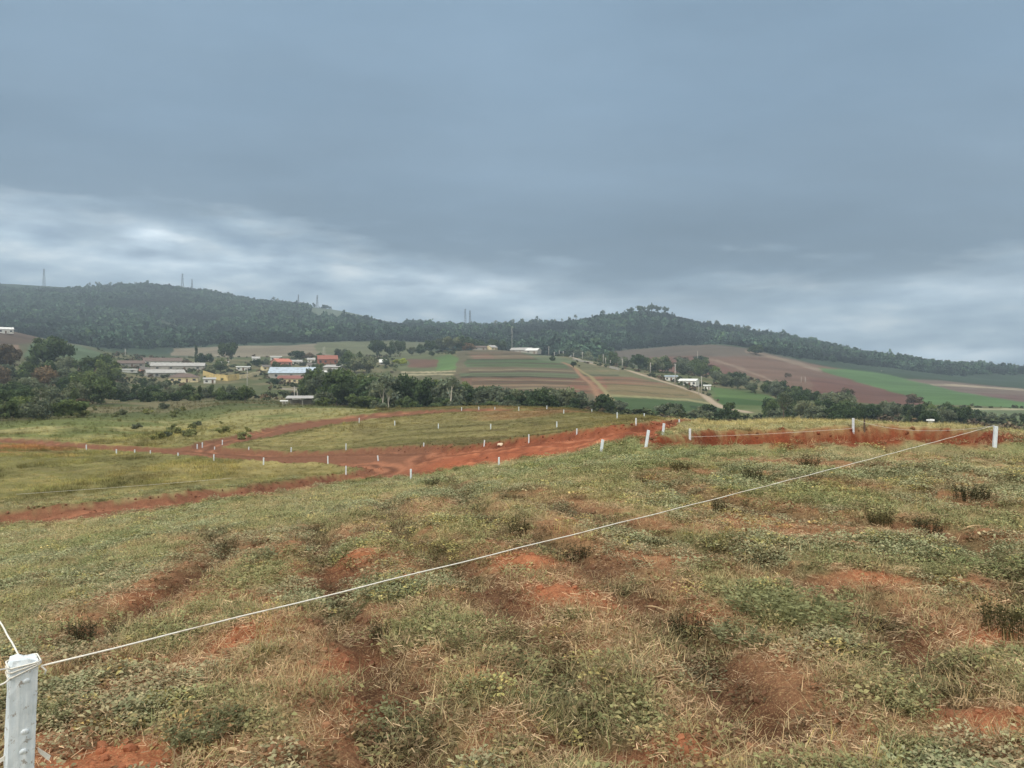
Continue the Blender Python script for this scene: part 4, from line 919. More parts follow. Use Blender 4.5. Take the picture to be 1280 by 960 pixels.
# ------------------------------------------------------------------ buildings
WALLM = {k: surf('wall_'+k, c, .12, .8, .9, dirt=lin(120,108,92), dscale=.5) for k, c in dict(white=lin(224,222,212), cream=lin(222,206,164), grey=lin(168,164,154), yellow=lin(206,182,122), brick=lin(156,104,84), pink=lin(206,150,132)).items()}
ROOFM = {k: surf('roof_'+k, c, .18, 1.2, .8, dirt=lin(88,80,72), dscale=.6) for k, c in dict(red=lin(138,94,84), orange=lin(152,98,82), brown=lin(112,97,88), grey=lin(172,170,164), blue=lin(176,190,200), white=lin(226,226,220), pink=lin(196,124,104), dark=lin(110,104,98)).items()}
DARKM = surf('window_opening', lin(46,50,54), .2, 3, .35, spec=.5); DOORM = surf('door_panel', lin(110,84,64), .2, 3, .7)
def house(name, label, cat, px, py, wpx, dep, h, wall, roof, dmin=300, dmax=1100, rot=0., kind='gable', rh=.9, wins=2, door=True, d=None, group=None):
    """a building whose front foot is seen at px, py and whose front is wpx pixels wide"""
    x, y = at_dist(px, d) if d else pick(px, py, dmin, dmax)
    w = wpx*y/F; z = gz(x, y)
    face = math.atan2(-x, y)            # front wall turned to the viewer's valley side, plus its own turn
    t = obj(name, None, None, (x, y, z-.15), face+rot); tag(t, label, cat, group)
    b = MB(); hd = dep/2
    if kind == 'open':
        for a in (-1, 0, 1):
            obj('shelter_post', MB().box((a*(w/2-.2), .2, h/2), (.22, .22, h)).mesh('shelter_post', WALLM[wall]), t)
        b.box((0, dep-.1, h*.4), (w-.5, .12, h*.8))
        obj('wall', b.mesh('wall', WALLM[wall]), t)
    else:
        b.box((0, hd, h/2), (w, dep, h))
        if kind == 'gable':
            for s in (-1, 1):
                xx = s*w/2; e = -s*.12
                o = len(b.v); b.v += [Vector((xx, 0, h)), Vector((xx, dep, h)), Vector((xx, hd, h+rh)), Vector((xx+e, 0, h)), Vector((xx+e, dep, h)), Vector((xx+e, hd, h+rh))]
                b.f += [[o, o+1, o+2], [o+5, o+4, o+3], [o, o+2, o+5, o+3], [o+1, o+4, o+5, o+2]]
        obj('wall', b.mesh('wall', WALLM[wall]), t)
        nw = wins
        slots = [(-.5+(i+.5)/(nw+(1 if door else 0)))*w for i in range(nw+(1 if door else 0))]
        ds = len(slots)//2 if door else -1
        for i, sx in enumerate(slots):
            m = MB()
            if i == ds: m.box((sx, -.03, min(2.1, h*.8)/2+.05), (min(1.1, w*.15), .08, min(2.1, h*.8))); obj('door', m.mesh('door', DOORM), t)
            else: m.box((sx, -.03, h*.56), (min(1.5, w/(nw+2)*.6), .08, h*.36)); obj('window', m.mesh('window', DARKM), t)
    r = MB(); ov = .45; th_ = .14
    if kind == 'gable':
        for s in (-1, 1):
            y0, y1 = (-ov, hd) if s < 0 else (dep+ov, hd); z0 = h-rh*ov/hd+.02; z1 = h+rh+.02
            q_ = [(-w/2-ov, y0, z0), (w/2+ov, y0, z0), (w/2+ov, y1, z1), (-w/2-ov, y1, z1)]
            o = len(r.v); r.v += [Vector(p) for p in q_]+[Vector((p[0], p[1], p[2]+th_)) for p in q_]
            r.f += [[o+3, o+2, o+1, o], [o+4, o+5, o+6, o+7]]+[[o+i, o+(i+1) % 4, o+4+(i+1) % 4, o+4+i] for i in range(4)]
    elif kind == 'hip':
        o = len(r.v); a = w/2+ov; r.v += [Vector(p) for p in ((-a, -ov, h), (a, -ov, h), (a, dep+ov, h), (-a, dep+ov, h), (-w/2+hd*.9, hd, h+rh), (w/2-hd*.9, hd, h+rh))]
        r.f += [[o, o+1, o+5, o+4], [o+1, o+2, o+5], [o+2, o+3, o+4, o+5], [o+3, o, o+4], [o+3, o+2, o+1, o]]
    else:                                  # single pitch falling to the front
        q_ = [(-w/2-ov, -ov, h+.02), (w/2+ov, -ov, h+.02), (w/2+ov, dep+ov, h+rh), (-w/2-ov, dep+ov, h+rh)]
        o = len(r.v); r.v += [Vector(p) for p in q_]+[Vector((p[0], p[1], p[2]+th_)) for p in q_]
        r.f += [[o+3, o+2, o+1, o], [o+4, o+5, o+6, o+7]]+[[o+i, o+(i+1) % 4, o+4+(i+1) % 4, o+4+i] for i in range(4)]
    obj('roof', r.mesh('roof', ROOFM[roof]), t)
    return t

H = house
H('house', 'long low house with a red brown roof at the back of the village', 'house', 204, 457, 44, 9, 3.4, 'white', 'brown', rot=.12, rh=2.4, wins=4)
H('shed', 'very long grey roofed shed behind the brown tiled house', 'shed', 222, 463, 62, 10, 3.2, 'grey', 'grey', rot=-.1, kind='gable', rh=2.0, wins=3)
H('shed', 'long pale grey roofed shed in front of the very long one', 'shed', 208, 472, 44, 9, 2.8, 'grey', 'grey', rot=.2, rh=1.8, wins=2, door=False)
H('house', 'cream house with a brown hipped tile roof in front of the grey sheds', 'house', 229, 477, 34, 9, 2.9, 'cream', 'brown', rot=-.12, kind='hip', rh=2.2, wins=3)
H('outbuilding', 'small white outbuilding with a pale roof beside the brown tiled house', 'outbuilding', 262, 478, 14, 5, 2.4, 'white', 'grey', kind='mono', rh=.8, wins=1)
H('gatehouse', 'low white building with end pillars left of the long sheds', 'building', 158, 467, 26, 4, 1.9, 'white', 'white', rot=.25, kind='mono', rh=.3, wins=2, door=False)
H('house', 'brown roofed low house behind the white gate building', 'house', 165, 459, 30, 9, 2.6, 'grey', 'brown', rot=.2, rh=1.8, wins=2)
H('house', 'white flat roofed building right above the yellow wall', 'house', 304, 463, 16, 6, 2.6, 'white', 'white', kind='mono', rh=.4, wins=2)
H('warehouse', 'large warehouse with a pale blue metal roof', 'warehouse', 364, 473, 55, 13, 3.6, 'grey', 'blue', rot=-.16, rh=3.2, wins=3, door=False)
H('house', 'cream house with a red roof in front of the warehouse', 'house', 362, 478, 30, 6, 2.6, 'cream', 'red', rot=-.16, kind='mono', rh=1.7, wins=4)
H('house', 'pink walled house with a faded pink roof behind the warehouse', 'house', 356, 457, 20, 10, 3.2, 'pink', 'pink', rot=.5, rh=2.2, wins=2)
H('house', 'small white house at the left of the back row behind the warehouse', 'house', 320, 451, 9, 6, 3, 'white', 'grey', rh=1.4, wins=1)
H('house', 'white two window house second in the back row behind the warehouse', 'house', 345, 449, 13, 7, 3.6, 'white', 'white', kind='mono', rh=.5, wins=2)
H('house', 'small grey roofed house beside the pink house', 'house', 372, 455, 13, 6, 2.3, 'white', 'grey', rot=.3, rh=1.2, wins=1)
H('house', 'house with a bright orange roof and brick walls at the right of the village', 'house', 410, 456, 24, 9, 4.2, 'brick', 'orange', rot=.1, rh=2.8, wins=3)
H('house', 'small white house left of the orange roofed house', 'house', 389, 453, 9, 6, 2.8, 'white', 'grey', rh=1.2, wins=1)
H('shed', 'pale roofed shed below the orange roofed house', 'shed', 414, 463, 20, 8, 2., 'grey', 'grey', rot=-.3, kind='mono', rh=1.6, wins=0)
H('shed', 'white roofed shed by the dark tree right of the warehouse', 'shed', 406, 470, 13, 7, 2.2, 'grey', 'white', rot=.35, kind='mono', rh=1.4, wins=0)
H('shed', 'narrow pale shed at the right end of the village', 'shed', 424, 466, 12, 5, 1.8, 'grey', 'grey', rot=.4, kind='mono', rh=1., wins=0)
H('tent_shelter', 'small shelter with a peaked white roof beside the dark tree row', 'shelter', 480, 457, 11, 6, 2., 'grey', 'white', rh=2., wins=1)
H('shed', 'open grey roofed shelter at the far edge of the meadow', 'shelter', 378, 509, 37, 5, 2.2, 'grey', 'grey', dmin=205, dmax=330, rot=-.08, kind='open', rh=.5, d=212)
H('hut', 'small white boxy hut behind the open grey shelter', 'hut', 371, 504, 11, 4, 1.9, 'white', 'white', kind='mono', rh=.3, wins=1, d=236)
H('box_hut', 'little white box left of the open grey shelter', 'hut', 355, 508, 5.5, 1.4, 1.0, 'white', 'white', kind='mono', rh=.12, wins=1, door=False, d=207)
H('house', 'white house on the crest of the hill nose at the left edge', 'house', 4, 415, 22, 8, 3.6, 'white', 'white', rot=.1, rh=1.6, wins=3, dmin=560)
H('farm_shed', 'long grey farm shed on top of the terraced slope, left one', 'shed', 650, 437, 26, 12, 3., 'grey', 'grey', d=740, rot=-.3, rh=2.2, wins=2)
H('farm_shed', 'pale farm shed with a white roof end on top of the terraced slope, right one', 'shed', 664, 440, 16, 10, 3, 'grey', 'white', d=700, rot=-.4, rh=2., wins=1)
H('farm_shed', 'small grey brown shed under the dark trees on the farm top', 'shed', 600, 438, 17, 8, 2.6, 'grey', 'brown', d=720, rot=.2, rh=1.4, wins=1)
H('farm_shed', 'small cream shed with a rounded gable between the farm top trees', 'shed', 618, 437, 12, 7, 2.8, 'cream', 'grey', d=725, rot=.9, rh=2., wins=1)
H('shed', 'tiny white shed by the poles on the farm lane', 'shed', 712, 448, 8, 4, 2, 'white', 'white', d=690, kind='mono', rh=.4, wins=1, door=False)
H('farmhouse', 'flat white farmhouse with a pale green roof edge above the lane bend', 'house', 839, 475, 15, 6, 2.8, 'white', 'blue', d=470, kind='mono', rh=.5, wins=2)
H('farmhouse', 'larger white farmhouse with two windows beside the lane', 'house', 859, 481, 22, 7, 3.1, 'white', 'white', d=440, rot=-.3, rh=1., wins=3)
H('outbuilding', 'small white outbuilding right of the larger farmhouse', 'outbuilding', 884, 483, 8, 4, 2.3, 'white', 'white', d=430, kind='mono', rh=.4, wins=1)
H('hill_house', 'pale house alone among the trees high on the left hill', 'house', 323, 387, 8, 8, 3.4, 'white', 'grey', dmin=1100, dmax=1900, rh=1.5, wins=2)
H('hill_house', 'longer pale house right of and below the lone house on the left hill', 'house', 349, 396, 13, 8, 3.4, 'white', 'grey', dmin=1000, dmax=1900, rh=1.5, wins=3)
H('hill_house', 'small white house on the left hill skyline, left of two', 'house', 152, 359, 4, 8, 5, 'white', 'white', d=1835, rh=1.5, wins=1)
H('hill_house', 'small white house on the left hill skyline, right of two', 'house', 170, 359, 4, 8, 6, 'white', 'white', d=1830, rh=1.5, wins=1)
H('hut', 'whitish hut half hidden in the tree clump behind the end post', 'hut', 1163, 522, 5, 2.5, 2.4, 'white', 'white', d=212, kind='mono', rh=.3, wins=1, door=False)

H('house', 'small grey roofed house between the pale blue roofed warehouse and the yellow wall', 'house', 334, 463, 10, 6, 2.6, 'cream', 'dark', rot=.3, rh=1.2, wins=1)
H('house', 'small cream house under the big dark tree behind the yellow wall', 'house', 279, 457, 11, 6, 2.6, 'cream', 'grey', rot=-.2, rh=1.3, wins=1)
H('house', 'tiny white house between the columnar cypress and the stubble field', 'house', 262, 450, 8, 6, 2.6, 'white', 'dark', rh=1.2, wins=1)
H('house', 'small dark roofed house just below and left of the orange roofed house', 'house', 391, 461, 12, 6, 2.5, 'white', 'dark', rot=.2, rh=1.3, wins=2)
H('house', 'small pink walled house between the long sheds and the brown roofed low house', 'house', 182, 468, 11, 6, 2.5, 'pink', 'dark', rot=.2, rh=1.2, wins=1)
def wall_run(name, label, pts, h, t_, mat, d0, cat='wall'):
    w = [pick(a, b, d0[0], d0[1]) for a, b in pts]; m = MB(); cx_, cy_ = w[0]; z0 = gz(cx_, cy_)
    for (ax, ay), (bx, by) in zip(w[:-1], w[1:]):
        za, zb = gz(ax, ay)-z0, gz(bx, by)-z0; nx, ny = -(by-ay), bx-ax; l = math.hypot(nx, ny); nx, ny = nx/l*t_/2, ny/l*t_/2
        o = len(m.v)
        for (x_, y_, z_) in ((ax, ay, za), (bx, by, zb)):
            for s, zz in ((-1, -.4), (1, -.4), (1, h), (-1, h)): m.v.append(Vector((x_-cx_+s*nx, y_-cy_+s*ny, z_+zz)))
        m.f += [[o, o+3, o+2, o+1], [o+4, o+5, o+6, o+7], [o, o+1, o+5, o+4], [o+1, o+2, o+6, o+5], [o+2, o+3, o+7, o+6], [o+3, o, o+4, o+7]]
    tag(obj(name, m.mesh(name, mat), None, (cx_, cy_, z0)), label, cat)
wall_run('boundary_wall', 'long curved yellow boundary wall in front of the village', [(254,471),(268,474.5),(285,475.5),(299,474)], 3.4, .3, WALLM['yellow'], (300, 700))
wall_run('boundary_wall', 'whitewashed wall carrying on from the right end of the yellow wall', [(299.5,473.5),(312,472),(325,469)], 2.4, .3, WALLM['cream'], (300, 700))
wall_run('roadside_wall', 'low pale wall along the farm lane below the poles', [(716,451.5),(728,454),(741,456)], 1.3, .3, WALLM['grey'], (500, 760))
wall_run('roadside_wall', 'short pale wall beside the farm lane further down', [(762,461),(774,463.5)], 1.6, .3, WALLM['grey'], (440, 700))

# ------------------------------------------------------------------ poles and pylons
CONC = surf('pole_concrete', lin(186,180,170), .12, 1.5, .9); STEEL = surf('tower_steel', lin(120,128,136), .1, 1., .6)
def pole(px, ytop, ybase, label, d, group, w=.2, arm=True):
    x, y = at_dist(px, d); z = gz(x, y); h = CAMZ-(ytop-HY)*d/F-z
    t = tag(obj('utility_pole', None, None, (x, y, z-.3)), label, 'pole', group)
    t_ = MB().tube([(0, 0, 0), (0, 0, h+.3)], [w, w*.65], 8); obj('pole_shaft', t_.mesh('pole_shaft', CONC, True), t)
    if arm:
        a = MB().box((0, 0, h-.1), (1.9, .12, .14), rnd.uniform(-.6, .6)); obj('crossarm', a.mesh('crossarm', CONC), t)
g_l = 'concrete utility poles along the farm lane'
for px_, yt, yb, d_ in ((686,433,443,690),(693,440,445,685),(699,438,446,680),(704,439,447,675),(717,441,449,660),(728,440,450,640),(754,443,456,590),(757,447,456,585),(763,450,457,575),(778,448,461,545),(813,453,466,500),(844,455,472,455)):
    pole(px_, yt, yb, 'pale concrete pole in the row along the farm lane', d_, g_l, .26)
pole(843.5, 470, 478, 'short pale pole in front of the flat white farmhouse', 440, None, .2, False)
pole(877, 470, 491, 'tall leaning concrete pole at the foot of the farm lane', 400, None, .22)
pole(873.5, 482, 493, 'shorter concrete pole beside the tall one at the foot of the farm lane', 398, None, .2, False)
pole(156.5, 436, 449, 'pale pole standing behind the brown roofed low house', 640, None, .3)
pole(309, 459, 480, 'tall pole in front of the whitewashed end of the yellow wall', 330, None, .16)
pole(368, 483, 498, 'taller of two poles by the open grey shelter', 250, None, .17)
pole(371.5, 489, 498, 'shorter of two poles by the open grey shelter', 248, None, .15, False)
pole(404, 434, 446, 'left of two thin poles behind the orange roofed house', 660, None, .2, False); pole(406, 433, 446, 'right of two thin poles behind the orange roofed house', 664, None, .2, False)
pole(640, 408, 431, 'tall thin mast behind the farm top sheds', 800, None, .25, False)
pole(1001.5, 471, 481, 'left of two pale poles on the ploughed slope', 560, None, .2, False); pole(1006.5, 471, 482, 'right of two pale poles on the ploughed slope', 560, None, .2, False)
pole(1102, 463, 473, 'pale pole on the upper edge of the right green field', 860, None, .3)
pole(872, 439, 447, 'pale pole on the ploughed hill crest track', 790, None, .28)
def tower(px, ytop, d, label, wb):
    x, y = at_dist(px, d); z = gz(x, y); h = CAMZ-(ytop-HY)*d/F-z; m = MB(); n = 8
    leg = lambda sx, sy, u: Vector((sx*wb/2*(1-u*.8), sy*wb/2*(1-u*.8), h*u))
    C4 = ((-1,-1),(1,-1),(1,1),(-1,1))
    for a in C4: m.tube([leg(*a, 0), leg(*a, 1)], .28, 4)
    for i in range(n):
        u, v = i/n, (i+1)/n
        for k in range(4):
            m.tube([leg(*C4[k], u), leg(*C4[(k+1) % 4], v)], .15, 3); m.tube([leg(*C4[(k+1) % 4], u), leg(*C4[k], v)], .15, 3)
    t = tag(obj('lattice_tower', m.mesh('lattice_tower', STEEL), None, (x, y, z), rnd.uniform(0, 1)), label, 'tower')
    a = MB()
    for q in (.72, .84, .95): a.box((0, 0, h*q), (wb*1.1, .4, .5))
    obj('crossarm', a.mesh('crossarm', STEEL), t)
tower(55, 336, 1890, 'steel lattice tower on the skyline at the far left', 6)
tower(228, 342, 1835, 'taller lattice tower on the skyline of the left hill', 6)
tower(240, 349, 1835, 'shorter lattice tower beside the taller one on the left hill', 4)
tower(373, 368, 1850, 'thin tower on the bare right shoulder of the left hill, left of two', 4)
tower(396.5, 369, 1850, 'thin tower on the bare right shoulder of the left hill, right of two', 5)
tower(581.5, 386, 1600, 'tapering pylon in the skyline gap, left of two', 5)
tower(587.5, 388, 1600, 'tapering pylon in the skyline gap, right of two', 5)

# ------------------------------------------------------------------ white marker posts
def post_mat():
    m, b = newmat('whitewashed_wood'); N, L = nt(m); tc = N.new('ShaderNodeTexCoord').outputs['Object']
    mp = N.new('ShaderNodeMapping'); mp.inputs['Scale'].default_value = (60, 60, 5); L.new(tc, mp.inputs['Vector'])
    n1 = noise_node(N, L, 1., 5, .6, mp.outputs[0]); n2 = noise_node(N, L, 14, 5, .7, tc); n3 = noise_node(N, L, 38, 4, .7, tc)
    c = mixn(N, L, ramp(N, L, n1, [(.3, 0), (.7, 1)]), tuple(lin(206,216,220)), tuple(lin(236,240,240)))
    c = mixn(N, L, ramp(N, L, n2, [(.4, 0), (.75, .55)]), c, tuple(lin(176,188,192)))
    c = mixn(N, L, ramp(N, L, n3, [(.60, 0), (.66, .75)]), c, tuple(lin(140,126,110)))
    sp = N.new('ShaderNodeSeparateXYZ'); L.new(tc, sp.inputs[0])
    lowd = ramp(N, L, math_(N, L, 'ADD', sp.outputs['Z'], math_(N, L, 'MULTIPLY', n2, .06)), [(.03, 1), (.09, 0)])
    c = mixn(N, L, math_(N, L, 'MULTIPLY', lowd, .6), c, tuple(lin(150,92,64)))
    L.new(c, b.inputs['Base Color']); b.inputs['Roughness'].default_value = .8
    bp = N.new('ShaderNodeBump'); bp.inputs['Strength'].default_value = .6; bp.inputs['Distance'].default_value = .004; L.new(n1, bp.inputs['Height']); L.new(bp.outputs[0], b.inputs['Normal'])
    return m
PM = post_mat()
def post_mesh(seed, h, w, rough=1., segs=8):
    """a split stake: rough square section, bevelled corners, uneven top"""
    q = random.Random(seed); m = MB(); n = 12; o = 0
    zs = [-.2, 0]+[h*i/segs for i in range(1, segs)]+[h-.01, h]
    for k, z in enumerate(zs):
        for i in range(n):
            a = 2*math.pi*(i+.5)/n; c_, s_ = math.cos(a), math.sin(a); sq = 1/max(abs(c_), abs(s_)); rr_ = w/2*min(sq, 1.28)
            sh = 1-.12*(k == len(zs)-1)
            m.v.append(Vector((c_*rr_*sh+q.uniform(-1, 1)*.018*w*rough, s_*rr_*sh+q.uniform(-1, 1)*.018*w*rough, z+(q.uniform(-.5, .5)*.16*w*rough if k >= len(zs)-2 else 0))))
        if k:
            for i in range(n): m.f.append([(k-1)*n+i, (k-1)*n+(i+1) % n, k*n+(i+1) % n, k*n+i])
    e = (len(zs)-1)*n; m.v.append(Vector((0, 0, h+.004))); c0 = len(m.v)-1
    for i in range(n): m.f.append([e+i, e+(i+1) % n, c0])
    return m.mesh('marker_post', PM)
PMESH = [post_mesh(s, 1., .2, .8, 4) for s in range(4)]
# picture column, row of the foot, height in pixels, lean, label
POSTS = [(108,562,6,0,'white post standing alone on the left road branch, first from the left'),(145.6,567.5,6,0,'second white post from the left along the left road branch'),(168.4,566,4,0,'third white post from the left along the left road branch'),(188,567,4,0,'fourth white post from the left along the left road branch'),(222.7,570,4,0,'small white post at the start of the grass wedge'),
 (246.6,561,5.5,0,'left post of the close pair where the left roads meet'),(253,560,7,0,'right and taller post of the close pair where the left roads meet'),(278,556,6,0,'white post at the left tip of the oval plot'),(268.3,562,3.5,0,'tiny white post under the left tip of the oval plot'),(267.5,576,8,0,'thin tall post on the top edge of the grass wedge, left one'),
 (311,563,4,0,'small post on the lower left edge of the oval plot'),(364,565,5,0,'post on the lower edge of the oval plot above the grass wedge'),(329.4,581,9,.03,'thin tall post on the top edge of the grass wedge, middle one'),(410,579.5,9.5,-.03,'thin tall post on the top edge of the grass wedge, right one'),
 (432.5,593,10.5,0,'white post at the right tip of the grass wedge'),(473,576,6.5,-.12,'tilted post amid the heaped red earth of the junction'),(432.5,562.5,7.5,0,'white post on the lower edge of the oval plot, right of the grass wedge'),(513.6,601,14.5,0,'tall white post on the near road edge, first from the left'),
 (529.7,557.5,4,0,'short post half buried on the lower edge of the oval plot'),(449,528.5,6,0,'post high on the left part of the oval plot'),(493.5,532,6,0,'post amid the mown curves of the oval plot, left one'),(548,535.5,6,0,'post amid the mown curves of the oval plot, right one'),(577,513.5,4,0,'tiny post on the far edge of the oval plot by the pale trunk'),
 (598.5,512,3.5,0,'tiny post on the far edge of the oval plot, second'),(618.5,512,3,0,'tiny post on the far edge of the oval plot, third'),(648.4,513.5,5,.04,'leaning tiny post on the far edge of the oval plot'),(683.6,511.5,4.5,0,'tiny post against the dark belt on the brow of the oval plot'),(704.7,517,5,0,'post on the bare brown far part of the oval plot'),(739.8,515,3.5,0,'greyish post at the far edge below the green crop field'),
 (771.4,523,7.5,0,'slim post on the brown right part of the oval plot'),(795,530,7,0,'post by the upper edge of the red road near its bend'),(805.3,520.5,4,0,'tiny post on the far brow right of the slim post'),(849,529,4.5,0,'small post at the end of the red spur road'),(696,534,7,0,'pale post in the grass of the oval plot below the brown part'),(721,543,7,0,'pale post at the top of the red bank'),(613.4,536.5,6.5,0,'post in the middle of the oval plot below the tiny far posts'),
 (661,554,11,0,'bright white post on the red bank below the oval plot'),(605,558,7.5,.08,'post leaning on the red bank left of the bright one'),(623.7,585,13.5,0,'tall white post on the near road edge, second from the left'),(750.5,568.5,19,.14,'tilted tall post on the near road edge, third from the left'),(807,558,20.5,.16,'tilted tall post at the corner where the cut road turns off'),
 (828.3,543.5,14,.12,'tilted post in the pale grass behind the corner post'),(862.3,548.5,12.5,0,'upright post on top of the cut bank'),(1066.5,539,16,0,'white post standing up against the trees on the brow'),(1243,559,26,.05,'grey white end post of the long cord at the right')]
POSTAT = {}
for k, (px_, py_, hp, lean, lab) in enumerate(POSTS):
    x, y = hitg(px_, py_, 8, 160); z = gz(x, y)
    h = hp*y/F+.05; wd = max(.066, .05+.0005*y)
    o = obj('marker_post', PMESH[k % 4], None, (x, y, z-.05), rnd.uniform(-.4, .4), (wd/.2, wd/.2, h)); o.rotation_euler = (rnd.uniform(-.03, .03), lean, rnd.uniform(-.3, .3))
    tag(o, lab, 'post', 'white marker posts'); POSTAT[round(px_)] = (x, y, z+h)
x, y = hitg(1080.5, 538.5, 8, 120)
DSTK = surf('old_stake', lin(104,90,76), .3, 4)
tag(obj('old_stake', MB().box((0, 0, .1), (.045, .045, .5), .3, .8).mesh('old_stake', DSTK), None, (x, y, gz(x, y)+.02)), 'thin dark unpainted stake right of the white post on the brow', 'stake')
# the near post, cut by the lower left corner
NX, NY = at_dist(21.5, 2.85); NXZ = CAMZ-(824-HY)*2.85/F
nz = gz(NX, NY); NH = NXZ-nz
npost = obj('marker_post', post_mesh(77, NH+.0, .094, .9, 14), None, (NX, NY, nz), math.atan2(-NX, NY)+.12); tag(npost, 'big peeling white post with cord tied round its top in the lower left corner', 'post', 'white marker posts')
npost.rotation_euler[1] = .035
kn = MB()
for z_, dx, r_ in ((NH-.075, .006, .012), (NH-.26, .008, .013), (NH-.33, .005, .012), (NH-.41, -.004, .011)):
    kn.tube([(dx, -.043, z_), (dx, -.047, z_-.001), (dx, -.049, z_-.002)], [r_*1.3, r_*1.1, r_*.6], 10)
obj('painted_knot', kn.mesh('painted_knot', PM, True), npost)

# ------------------------------------------------------------------ cords
CORD = surf('white_cord', lin(232,228,216), .1, 30, .8, dirt=lin(190,170,140), dscale=3)
def cord(label, a, b, sag, rad, extra=(), n=60):
    m = MB(); a, b = Vector(a), Vector(b); m.tube([a.lerp(b, i/n)-Vector((0, 0, sag*4*(i/n)*(1-i/n)+.002*math.sin(i*1.7))) for i in range(n+1)], rad, 6)
    for e in extra: m.tube(e, rad*.9, 5)
    o = tag(obj('cord', m.mesh('cord', CORD, True)), label, 'cord'); return o
tx, ty = Vector((math.cos(npost.rotation_euler[2]), math.sin(npost.rotation_euler[2]), 0)), Vector((-math.sin(npost.rotation_euler[2]), math.cos(npost.rotation_euler[2]), 0))
top = Vector((NX, NY, nz+NH))+tx*.035*NH
def ring(dz, tilt, rad=.05):
    return [top+tx*(math.copysign(min(abs(math.cos(a))*1.35, 1), math.cos(a))*rad)+ty*(math.copysign(min(abs(math.sin(a))*1.35, 1), math.sin(a))*rad)+Vector((0, 0, dz+tilt*math.cos(a))) for a in [2*math.pi*i/28 for i in range(29)]]
ex = POSTAT[1243]
knot = top+tx*.05-ty*.046+Vector((0, 0, -.028))
cord('long white cord stretched across the field from the near post to the right end post', knot, (ex[0]-.03, ex[1]-.05, ex[2]-.03), .03, .0034,
     [ring(-.022, .012), ring(-.034, .022), ring(-.012, .004), [knot, knot+tx*.016-Vector((0, 0, .02)), knot+tx*.012-Vector((0, 0, .035))]])
L_ = at_dist(-75, 6.5); lz = CAMZ-(640-HY)*6.5/F
cord('white cord running up and out of the picture from the top of the near post', top+tx*.0+Vector((-.01, 0, .0)), (L_[0], L_[1], lz), .01, .0034)
cord('white cord leaving the near post to the left below its top', top-tx*.05-ty*.058+Vector((0, 0, -.05)), top-tx*1.0-ty*.5+Vector((0, 0, -.25)), .01, .0034, [[top-tx*.05-ty*.05+Vector((0, 0, -.012)), top-tx*.6+ty*.1+Vector((0, 0, -.01))]])
sb = top-Vector((0, 0, .335))
tape = MB().quad(sb+tx*.042-ty*.02, sb+tx*.085-ty*.02+Vector((0, 0, -.045)), sb+tx*.078-ty*.02+Vector((0, 0, -.062)), sb+tx*.045-ty*.02+Vector((0, 0, -.02))).quad(sb-tx*.06-ty*.02, sb-tx*.12-ty*.02+Vector((0, 0, -.03)), sb-tx*.12-ty*.02+Vector((0, 0, -.045)), sb-tx*.06-ty*.02+Vector((0, 0, -.015)))
ts_ = obj('strap', tape.mesh('strap', CORD)); tag(ts_, 'loose white strap ends sticking out low on the near post', 'strap'); sm = ts_.modifiers.new('thick', 'SOLIDIFY'); sm.thickness = .004
b1, b2 = POSTAT[1066], POSTAT[862]
cord('thin cord from the post on the brow towards the right end post', (b1[0], b1[1], b1[2]-.06), (ex[0]+.02, ex[1]+.05, ex[2]-.05), .22, .0035)
cord('thin cord along the top of the red cut bank between two posts', (b1[0], b1[1]-.06, b1[2]-.38), (b2[0], b2[1]-.06, b2[2]-.3), .03, .0038)
c1 = hitg(20, 624, 20, 60); c2 = hitg(290, 603, 20, 60)
cord('thin pale cord crossing the grass wedge on the left', (*c1, gz(*c1)+.22), (*c2, gz(*c2)+.22), .03, .0045)

# ------------------------------------------------------------------ weeds, stalks, sticks and a stone in the foreground
def weed_mesh(name, seed, n, h, spread, mat, leafn=6, leaf=.02, lean=.35):
    q = np.random.default_rng(seed); vs, fs, ts = [], [], []
    for k in range(n):
        a = q.uniform(0, 6.283); r0 = spread*math.sqrt(q.uniform()); b = np.array([r0*math.cos(a), r0*math.sin(a), -.02]); hh = h*q.uniform(.45, 1.); da = a+q.normal()*.8; ln = lean*q.uniform(.1, 1.)
        tn = q.uniform(.6, 1.4); w = .0022
        P = [b+np.array([math.cos(da)*ln*hh*u*u, math.sin(da)*ln*hh*u*u, hh*u]) for u in (0, .35, .7, 1)]
        sv = np.array([-math.sin(da), math.cos(da), 0])*w; o = len(vs)
        for i, p in enumerate(P): vs += [p-sv*(1.2-i*.3), p+sv*(1.2-i*.3)]; ts += [(tn, tn*.95, tn*.85, 1)]*2
        for i in range(3): fs.append([o+2*i, o+2*i+1, o+2*i+3, o+2*i+2])
        for i in range(leafn):
            u = q.uniform(.2, 1); p = b+np.array([math.cos(da)*ln*hh*u*u, math.sin(da)*ln*hh*u*u, hh*u]); dv = q.normal(size=3); dv[2] = abs(dv[2])*.5; dv /= np.linalg.norm(dv); s2 = np.cross(dv, q.normal(size=3)); s2 /= np.linalg.norm(s2)
            l = leaf*q.uniform(.6, 1.5); o = len(vs); t2 = tn*q.uniform(.8, 1.2)
            vs += [p, p+dv*l*.5+s2*l*.22, p+dv*l, p+dv*l*.5-s2*l*.22]; ts += [(t2, t2, t2, 1)]*4; fs.append([o, o+1, o+2, o+3])
    return np_mesh(name, np.array(vs), np.array(fs), mat, np.array(ts))
WD = [weed_mesh('weed_clump', 600+s, 90, .3, .17, LM['weed'], 9, .022) for s in range(3)]
WS = [weed_mesh('weed_clump', 620+s, 90, .2, .2, LM['sage'], 14, .03, .6) for s in range(2)]
WF = weed_mesh('weed_clump', 630, 150, .26, .26, LM['fresh'], 14, .028, .5)
WT = weed_mesh('dry_stalk', 640, 9, .42, .06, LM['straw'], 3, .02, .25)
